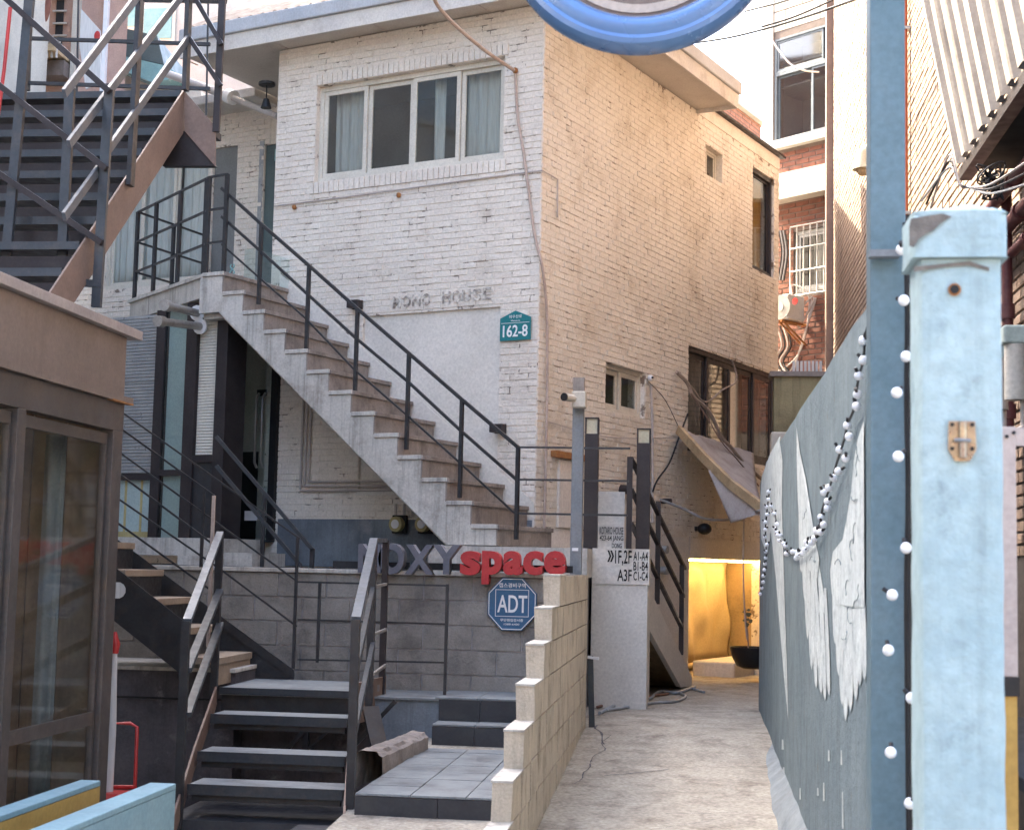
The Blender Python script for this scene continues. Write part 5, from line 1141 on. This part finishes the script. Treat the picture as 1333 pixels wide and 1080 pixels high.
# ================================================================== right brick building
RX = 1.75
RBD = thing('right_brick_building', 'tall brick building side wall, sunlit above, at the right of the alley', 'building')
MB().box((RX, 5.0, -.3), (RX+.3, 20.9, 12)).build('wall', M['brickj'], RBD)
vis = lambda u, z: (z < 1.7+(u+5)*.385 and z > 1.7) and not (u+5 < 9.6 and z > 4.6)
bricks(RBD, (RX, 5.0, 0), (0, 1, 0), (-1, 0, 0), 15.7, 1.5, 9.7, M['redbrick'], course=.067, length=.2, joint=.011, dp=.010, single=300, u0=2.6, keep=vis)
MB().box((RX-.10, 20.55, -.3), (RX-.011, 20.75, 12)).build('corner_strip', M['brownplate'], RBD)
OP = thing('orange_gas_pipe', 'bright orange vertical gas pipe on the sunlit brick wall', 'pipe')
p = onX(1178, 150, RX-.055); MB().tube([(p.x, p.y, 1.0), (p.x, p.y, 9)], .028, 10).build('pipe_run', M['orange'], OP, smooth=True); MB().tube([(p.x+.02, p.y+.1, 1), (p.x+.02, p.y+.1, 9)], .012, 8).build('cable', M['white'], OP)
for z in (3, 4.6, 6.2): MB().box((p.x-.03, p.y-.04, z), (RX-.0, p.y+.04, z+.025)).build('clamp', M['alu'], OP)
t = thing('wall_bell', 'small bell shaped lamp with a cream hood on the sunlit brick wall', 'lamp'); p = onX(1124, 203, RX-.13)
MB().tube([p+UZ*.14+Vector((.1,0,0)), p+UZ*.02, p-UZ*.14], [.02, .07, .11], 14).build('hood', M['lampglass'], t, smooth=True); MB().ball(p-UZ*.14, .07).build('bulb', M['wood'], t)
# corrugated balcony cladding
CA = thing('corrugated_cladding', 'leaning corrugated metal sheet high on the brick wall', 'cladding')
def cor(i, j):
    y = 8.65-4.2*i; ph = (8.65-y)/.25; t_ = abs((ph % 1)-.5)*2; a_ = .045*min(max((t_-.35)/.25, 0), 1); z = 3.87+1.6*j; return (1.45-.30*j-a_, y, z)
q = MB(); q.grid(cor, 340, 3); q.build('sheet', M['corr'], CA, solid=.004)
MB().box((1.43, 8.70, 3.80), (1.50, 4.2, 3.865)).build('edge_beam', M['brownblack'], CA)
MB().box((1.50, 8.7, 3.865), (RX, 4.2, 3.93)).build('deck', M['dark'], CA)
for k, (x, z, r_, lb) in enumerate(((1.62, 3.66, .035, 'maroon horizontal pipe under the corrugated sheet, uppermost'), (1.66, 3.50, .04, 'maroon horizontal pipe under the corrugated sheet, thickest middle one'), (1.69, 3.36, .028, 'maroon horizontal pipe under the corrugated sheet, lowest and thinnest'))):
    t = thing('drain_pipe', lb, 'pipe', 'maroon pipes under the corrugated sheet'); MB().tube([(x, 9.9, z+.0), (x, 4.5, z+.0)], r_, 10).build('pipe_run', M['maroon'], t, smooth=True)
    for y in (9.2, 8.2, 7.3): MB().tube([(x, y, z), (x, y-.06, z)], r_*1.3, 10).build('joint_sleeve', M['maroon'], t, smooth=True)
VP = thing('down_pipe', 'vertical maroon downpipe behind the gate pillar', 'pipe'); p = onX(1312, 400, RX-.08)
MB().tube([(p.x, p.y, 3.7), (p.x, p.y, 1.2)], .03, 10).build('pipe_run', M['maroon'], VP, smooth=True)
for z in (3.0, 2.45): MB().tube([(p.x, p.y, z), (p.x, p.y, z+.08)], .042, 10).build('joint_sleeve', M['maroon'], VP, smooth=True)
for k, (x, y, d) in enumerate(((1299, 456, 7.9), (1322, 436, 7.2))):
    t = thing('gas_meter', ['pale green gas meter left of the maroon downpipe', 'pale green gas meter right of the maroon downpipe'][k], 'gas meter', 'pale green gas meters'); c = onY(x, y, d)
    MB().box((c.x-.06, d-.05, c.z-.045), (c.x+.06, d+.05, c.z+.04)).build('head', M['meterg'], t, bevel=.01)
    MB().tube([(c.x, d, c.z-.045), (c.x, d, c.z-.30)], .05, 14).build('drum', M['acwhite'], t, smooth=True); MB().tube([(c.x+.03, d, c.z-.3), (c.x+.03, d, c.z-.42), (c.x-.02, d-.05, c.z-.45)], .012, 8).build('pipe', M['pipe'], t)
for k in range(3):
    P = [onY(1200+k*6, 262+k*4, 8.3), onY(1236, 218-k*8, 8.0), onY(1250, 240, 7.9), onY(1262, 244, 7.9), onY(1290, 252-k*6, 7.6), onY(1335, 240-k*14, 7.2)]
    loose('loose_wire', ['white loose wire looping above the gate pillar', 'dark loose wire looping above the gate pillar', 'thin grey wire straggling over the pillar cap'][k], 'wire', ['hose', 'black', 'pipe'][k], P, .006)
t = thing('wire_bundle', 'tangled black wire bundle hanging on the maroon pipes', 'wires'); c = onY(1290, 238, 7.9)
for k in range(9):
    P = [c+Vector((random.uniform(-.07,.07), random.uniform(-.05,.05), random.uniform(-.09,.09))) for _ in range(6)]; MB().tube(smooth(P, 4), .005, 5).build('wire', M['black'], t)
GF = thing('gate_frame', 'beige steel gate frame with a wooden lower post at the right edge', 'gate')
d = 4.2; a = onY(1311, 556, d); b = onY(1313, 880, d); c = onY(1313, 905, d); e = onY(1314, 1026, d)
MB().box((a.x-.019, d-.02, b.z), (a.x+.019, d+.02, a.z)).build('upright', M['beigeframe'], GF, bevel=.002); MB().box((a.x+.0195, d-.018, a.z-.05), (a.x+.5, d+.018, a.z-.002)).build('top_bar', M['beigeframe'], GF)
MB().box((c.x-.024, d-.026, c.z), (c.x+.024, d+.026, b.z)).build('clamp', M['black'], GF); MB().box((e.x-.019, d-.02, -.05), (e.x+.019, d+.02, c.z)).build('wooden_post', M['gold'], GF)
for x, y in ((1311, 568), (1320, 563)): p = onY(x, y, d-.022); MB().tube([p, p-Vector((0,.004,0))], .005, 8).build('screw', M['dark'], GF)
for xx in (a.x+.05, a.x+.1): MB().tube([(xx, d, -.1), (xx, d, a.z-.052)], .008, 6).build('bar', M['steel'], GF)
q = MB(); q.box((.9, 4.3, 1.0), (1.6, 6.4, 1.04)); q.box((.9, 4.25, -.05), (1.6, 4.29, 1.0)); tag(q.build('dark_hatch_box', M['dark'], bevel=.005), 'dark low hatch box behind the gate frame', 'box')

# ================================================================== background on the right: brown brick apartment
AO = onY(1083, 300, 21.0); AO.z = 0; AD_ = Vector((-.745, .667, 0)).normalized(); AN = Vector((-AD_.y, AD_.x, 0)); AN = Vector((-.667, -.745, 0)).normalized()
def ap(x, y, off=0): 
    p = onP(x, y, AO+AN*off, AN); return (p-AO).dot(AD_), p.z
def AP(u, d, z): return AO + AD_*u - AN*d + UZ*z
AB = thing('brown_brick_apartment', 'brown brick apartment with large glazed bay above and barred window below', 'building')
uL = ap(993, 300)[0]; uR = -1.0
w0 = ap(1008, 110); z_w1 = (ap(1008, 55)[1]+ap(1083, 27)[1])/2; z_w0 = (ap(1008, 188)[1]+ap(1083, 168)[1])/2
uW = ap(1009, 110)[0]
BW_ = (uR+.3, uW, z_w0, z_w1); g0 = ap(1034, 380); GW = (ap(1085, 330)[0]-.6, ap(1034, 330)[0], ap(1034, 382)[1], ap(1034, 302)[1])
q = MB(); wall_holes(q, lambda u, d_, z: AP(u, d_, z), uR, uL, 1, 12.5, [BW_, GW], .2); q.build('wall', M['farjoint'], AB)
bandA = (ap(1008, 235)[1], ap(1008, 268)[1])
bricks(AB, AO, AD_, AN, uL, 3.5, z_w0-.12, M['farbrick'], [GW], u0=uR, course=.075, length=.23, joint=.012, dp=.008)
bricks(AB, AO, AD_, AN, uL, z_w1+.1, 12.4, M['cream'], [], u0=uR, course=.3, length=.6, joint=.01, dp=.006)
q = MB(); q.T = lambda v: AP(*v); q.box((uR, -.25, bandA[1]), (uW+.15, -.0095, bandA[0])); q.build('floor_band', M['cream'], AB)
q = MB(); q.T = lambda v: AP(*v); q.box((uR, -.12, z_w0-.12), (uW+.1, -.0, z_w0)); q.build('window_sill', M['acwhite'], AB)
q = MB(); q.T = lambda v: AP(*v); q.box((uW+.02, -.02, bandA[0]), (uL, .0, 12.4)); q.build('side_pilaster', M['acwhite'], AB)
PA = lambda u, d_, z: AP(u, d_, z)
zm = z_w0+(z_w1-z_w0)*.66; du = BW_[1]-BW_[0]
window(AB, PA, BW_[0], BW_[1], z_w0, zm, [BW_[0]+du*.3, BW_[0]+du*.62], rec=.03, fw=.035, sw=.03, frame='farframe', gl='glass', room=.8, curtain=[(BW_[0]+.5, BW_[1]-.9, 'curtain')], label='lower row of the glazed bay')
window(AB, PA, BW_[0], BW_[1], zm, z_w1, [BW_[0]+du*.5], rec=.03, fw=.035, sw=.03, frame='farframe', gl='glass', room=.8, curtain=[(BW_[0]+.2, BW_[1]-.9, 'curtain')], label='upper row of the glazed bay')
wg = window(AB, PA, *GW, [(GW[0]+GW[1])/2], rec=.06, fw=.05, sw=.04, frame='alu', gl='glassd', room=.8, curtain=[(GW[0]+.2, GW[1]-.2, 'curtain')], label='barred window')
q = MB(); q.T = lambda v: AP(*v); n_ = int((GW[1]-GW[0])/.11)
for k in range(n_+1): u = GW[0]+(GW[1]-GW[0])*k/n_; q.tube([(u, -.08, GW[2]-.05), (u, -.08, GW[3]+.05)], .011, 5)
for f in (0, .35, .68, 1): z = GW[2]-.05+(GW[3]-GW[2]+.1)*f; q.tube([(GW[0], -.085, z), (GW[1], -.085, z)], .011, 5)
q.build('window_grille', M['acwhite'], AB)
loose('white_cable', 'white cable hooking across the glazed bay window', 'cable', 'white', [onY(1004, 50, 20), onY(1016, 68, 20), onY(1030, 84, 20), onY(1048, 92, 20), onY(1066, 94, 20.5)], .012)
AC = thing('air_conditioner', 'aged white outdoor air conditioner unit on the brown brick wall', 'air conditioner')
u0_, za = ap(1046, 400, .5); u1_, zb2 = ap(1009, 418, .5); za = ap(1020, 383, .5)[1]; zb2 = ap(1020, 416, .5)[1]; ufr = ap(1028, 400, .5)[0]
q = MB(); q.T = lambda v: AP(*v); q.box((u0_+.25, -.5, zb2), (u1_, -.15, za)); q.build('case', M['acwhite'], AC, bevel=.015)
cu_ = (ufr+u1_)/2+.02; cz_ = (za+zb2)/2; q = MB(); q.T = lambda v: AP(*v); q.tube([(cu_, -.505, cz_), (cu_, -.515, cz_)], .17, 20); q.build('fan_grille', M['alu'], AC)
q = MB(); q.T = lambda v: AP(*v); q.tube([(cu_, -.515, cz_), (cu_, -.525, cz_)], .06, 12); q.build('fan_hub', M['acwhite'], AC)
q = MB(); q.T = lambda v: AP(*v); q.tube([(ufr-.1, -.503, za-.12), (ufr-.1, -.51, za-.12)], .05, 14); q.build('round_logo', M['red'], AC)
q = MB(); q.T = lambda v: AP(*v)
for u in (u0_+.4, u1_-.15): q.bar((u, -.55, zb2-.02), (u, 0, zb2-.02), .03).bar((u, -.5, zb2-.03), (u, 0, zb2-.3), .02)
q.build('bracket', M['rust'], AC)
for k in range(4):
    b_ = ap(1040+k*3, 398, .1); q = MB(); q.T = lambda v: AP(*v); q.tube(smooth([(b_[0], -.2, b_[1]), (b_[0]+.1, -.12, b_[1]+.3-.2*k), (b_[0]-.15, -.06, b_[1]+.1), (b_[0]+.05*k, -.04, b_[1]-.6), (b_[0]+.4, -.04, b_[1]-.9-.2*k)]), .012, 5); q.build('hose', M['pipe'], AC)
for k in range(5):
    x0 = 1014+k*2; P = [ap(x0, 300, .05), ap(x0+4, 330, .05), ap(x0-1, 365, .05)]; q = MB(); q.T = lambda v: AP(*v); q.tube(smooth([(u, -.05, z) for u, z in P]), .010, 5)
    tag(q.build('riser_cable', M['hose' if k % 2 else 'black']), ['dark cable', 'grey cable'][k % 2]+' on the wall above the air conditioner, '+['leftmost', 'second from the left', 'in the middle', 'second from the right', 'rightmost'][k]+' of five', 'cable', 'cables above the air conditioner')
for k in range(4):
    x0 = 1012+k*4; P = [ap(x0, 425, .05), ap(x0+6, 450, .05), ap(x0-4, 470, .05), ap(x0+5, 486, .05)]; q = MB(); q.T = lambda v: AP(*v); q.tube(smooth([(u, -.05, z) for u, z in P]), .014, 5)
    tag(q.build('drooping_cable', M['black' if k % 2 else 'pipe']), ['pale', 'dark'][k % 2]+' cable drooping below the air conditioner, '+['farthest left', 'second from left', 'third from left', 'farthest right'][k]+' of four', 'cable', 'cables below the air conditioner')
MW = thing('mossy_wall', 'yellowed concrete wall below the brown brick apartment', 'wall')
a = onY(1008, 490, 18.5); b = onY(1075, 487, 18.5); MB().box((a.x, 18.5, 0), (b.x+.3, 18.8, a.z)).build('body', M['mossy'], MW); MB().box((a.x-.05, 18.45, a.z), (b.x+.3, 18.85, a.z+.06)).build('coping', M['mortar'], MW)
a = onY(1004, 592, 17.5); b = onY(1030, 562, 17.5); MB().box((a.x, 17.5, 0), (b.x, 17.8, b.z)).build('stub', M['cream'], MW, bevel=.02)
q = MB()
for k in range(8): x = onY(1032+k*5, 480, 18.7).x; q.box((x, 18.68, onY(1040, 488, 18.7).z), (x+.03, 18.70, onY(1040, 470, 18.7).z))
q.build('railing', M['curtain'], MW)
# red brick roof structure behind the house
RR = thing('rooftop_room', 'small red brick rooftop structure behind the white house', 'building')
q = MB(); q.T = lambda v: PS(v[0], 2.2+v[1], v[2]); zr = onP(960, 148, HC+HU*2.2, HU).z
u_a = -loc(onP(905, 140, HC+HU*2.2, HU))[1]; u_b = -loc(onP(991, 160, HC+HU*2.2, HU))[1]
q.box((u_a, 0, 4), (u_b, 2, zr+.1)); q.build('wall', M['farjoint'], RR)
bricks(RR, Hp(2.2, 0, 0), -HN, -HU, u_b, zr-1.6, zr+.1, pm('orange_brick', (.45,.2,.12), (.36,.15,.09), 8, .85), u0=u_a, course=.075, length=.22, joint=.012)
q = MB(); q.T = lambda v: PS(v[0], 2.2+v[1], v[2]); q.box((u_a-.1, -.1, zr+.101), (u_b+.1, 2.1, zr+.25)); q.build('coping', M['cream'], RR)

# sky wires
loose('overhead_wire', 'black overhead wire crossing the sky from the round sign to the upper right', 'wire', 'black', [onY(905, 56, 14), onY(960, 47, 13.4), onY(1040, 25, 12.6), onY(1135, -8, 11.5)], .010)
loose('overhead_wire', 'upper black overhead wire at the top of the sky', 'wire', 'black', [onY(970, 15, 14), onY(1020, 2, 13), onY(1060, -12, 12)], .010)
loose('overhead_wire', 'thin dark wire just above the glazed bay', 'wire', 'black', [onY(990, 36, 17), onY(1035, 22, 17), onY(1090, -2, 17)], .010)
t = thing('rooftop_railing', 'pale grey rooftop railing against the sky above the glazed bay', 'railing')
for k in range(7): x = 998+k*13; MB().bar(onY(x, 34-k*3, 22.5), onY(x, -20, 22.5), .03).build('baluster', M['alu'], t)
MB().bar(onY(995, 36, 22.5), onY(1085, 14, 22.5), .04).build('rail', M['alu'], t)

# ================================================================== background on the left
PB = thing('pink_brick_building', 'pink brick building with a small balcony behind the steel stair', 'building')
d = 19.0; a = onY(-150, 300, d); b = onY(161, 150, d)
MB().prism([(a.x-2, d, 0), (b.x, d, 0), (b.x-2.3, d+5, 0), (a.x-3, d+5, 0)], (0, 0, 12)).build('wall', M['pinkbrick'], PB)
def pb(x0, y0, x1, y1, nm, mt, dy=.0, th=.05):
    p, q_ = onY(x0, y1, d-dy), onY(x1, y0, d-dy); MB().box((p.x, d-dy-th, p.z), (q_.x, d-dy, q_.z)).build(nm, M[mt], PB)
pb(96, 0-40, 104, 230, 'pilaster', 'cream', 0, .15); pb(134, -40, 141, 210, 'white_pipe', 'white', 0, .08); pb(72, -30, 86, 62, 'window', 'dark', 0, .02)
for y in (-18, -2, 14, 30, 46): pb(70, y, 88, y+2.5, 'window_bar', 'acwhite', .03, .03)
pb(40, 76, 96, 86, 'balcony_slab', 'wood', 0, .6); pb(40, 52, 80, 57, 'balcony_rail', 'acwhite', .5, .05)
for x in (44, 50, 56, 62, 68, 74): pb(x, 57, x+2.2, 76, 'baluster', 'acwhite', .5, .04)
pb(42, 88, 96, 108, 'balcony_soffit', 'farjoint', 0, .3)
t = thing('wicker_chair', 'brown woven hanging panel on the pink building', 'panel'); p = onY(52, 8, 18.3); MB().ball(p, .22, 14, 10, (.7,.3,1.3)).build('weave', M['farbrick'], t, smooth=True)
t = thing('cloth_banner', 'pale cloth banner with a pink mark hanging behind the steel stair', 'banner')
P = [onY(x, y, 17.5) for x, y in ((106, 12), (131, 40), (131, 108), (112, 116), (104, 60))]; MB().prism(P, (0, .02, 0)).build('cloth', M['curtain'], t); p = onY(127, 47, 17.48); MB().ball(p, .05, 10, 6, (.8,.1,1.3)).build('printed_mark', M['red'], t)
TB = thing('teal_glass_building', 'pale building with teal window glass behind the steel stair', 'building')
d2 = 26.0; a = onY(130, 300, d2); b = onY(330, 300, d2); MB().prism([(a.x, d2, 0), (b.x+.2, d2, 0), (b.x-1.5, d2+4, 0), (a.x, d2+4, 0)], (0, 0, 12.6)).build('wall', M['acwhite'], TB)
for x0, y0, x1, y1 in ((152, -30, 180, 36), (188, 12, 226, 52), (134, 84, 154, 118), (160, 60, 210, 78)):
    p, q_ = onY(x0, y1, d2), onY(x1, y0, d2); f = MB().box((p.x-.06, d2-.04, p.z-.06), (q_.x+.06, d2-.01, q_.z+.06)).build('window', M['pvc'], TB); MB().box((p.x, d2-.06, p.z), (q_.x, d2-.041, q_.z)).build('pane', M['tealglass'], f)
CN = thing('sloping_canopy', 'grey green sloping canopy over a teal gutter above the wing roof', 'canopy'); d3 = 21.0
P = [onY(x, y, d3) for x, y in ((130, 29), (205, 47), (214, 84), (131, 66))]; MB().prism(P, (0, 1.2, -.1)).build('canopy_sheet', M['canopy'], CN)
P = [onY(x, y, d3-.1) for x, y in ((130, 66), (214, 85), (238, 99), (200, 108), (130, 80))]; MB().prism(P, (0, 1.2, 0)).build('gutter_panel', M['tealglass'], CN)
P = [onY(x, y, d3+.2) for x, y in ((128, 92), (200, 106), (262, 118), (262, 240), (128, 240))]; MB().prism(P, (0, 1.0, 0)).build('lower_wall', M['cream'], CN)

# tall unseen block added at left against the sun; street building behind the viewer
NB = thing('left_sun_blocker', 'plain unseen block left of the kiosk, added to keep the sun off the alley', 'building')
MB().box((-8.4, -2, -.3), (-14, 18.4, 14.6)).build('wall', M['cream'], NB)
for y in (1, 4, 7, 10): 
    for z in (2, 5, 8): f = MB().box((-8.39, y, z), (-8.36, y+1.4, z+1.3)).build('window', M['pvc'], NB); MB().box((-8.358, y+.06, z+.06), (-8.35, y+1.34, z+1.24)).build('pane', M['glassd'], f)
BB = thing('street_building', 'brick shop building across the street behind the viewer', 'building')
MB().box((-9, -9, -.3), (9, -15, 8.5)).build('wall', M['farbrick'], BB)
for x in (-7, -4, -1, 2, 5):
    for z in (.6, 3.6, 6): f = MB().box((x, -8.99, z), (x+1.8, -8.95, z+1.7)).build('window', M['pvc'], BB); MB().box((x+.08, -8.948, z+.08), (x+1.72, -8.94, z+1.62)).build('pane', M['tealglass'], f)

settle()
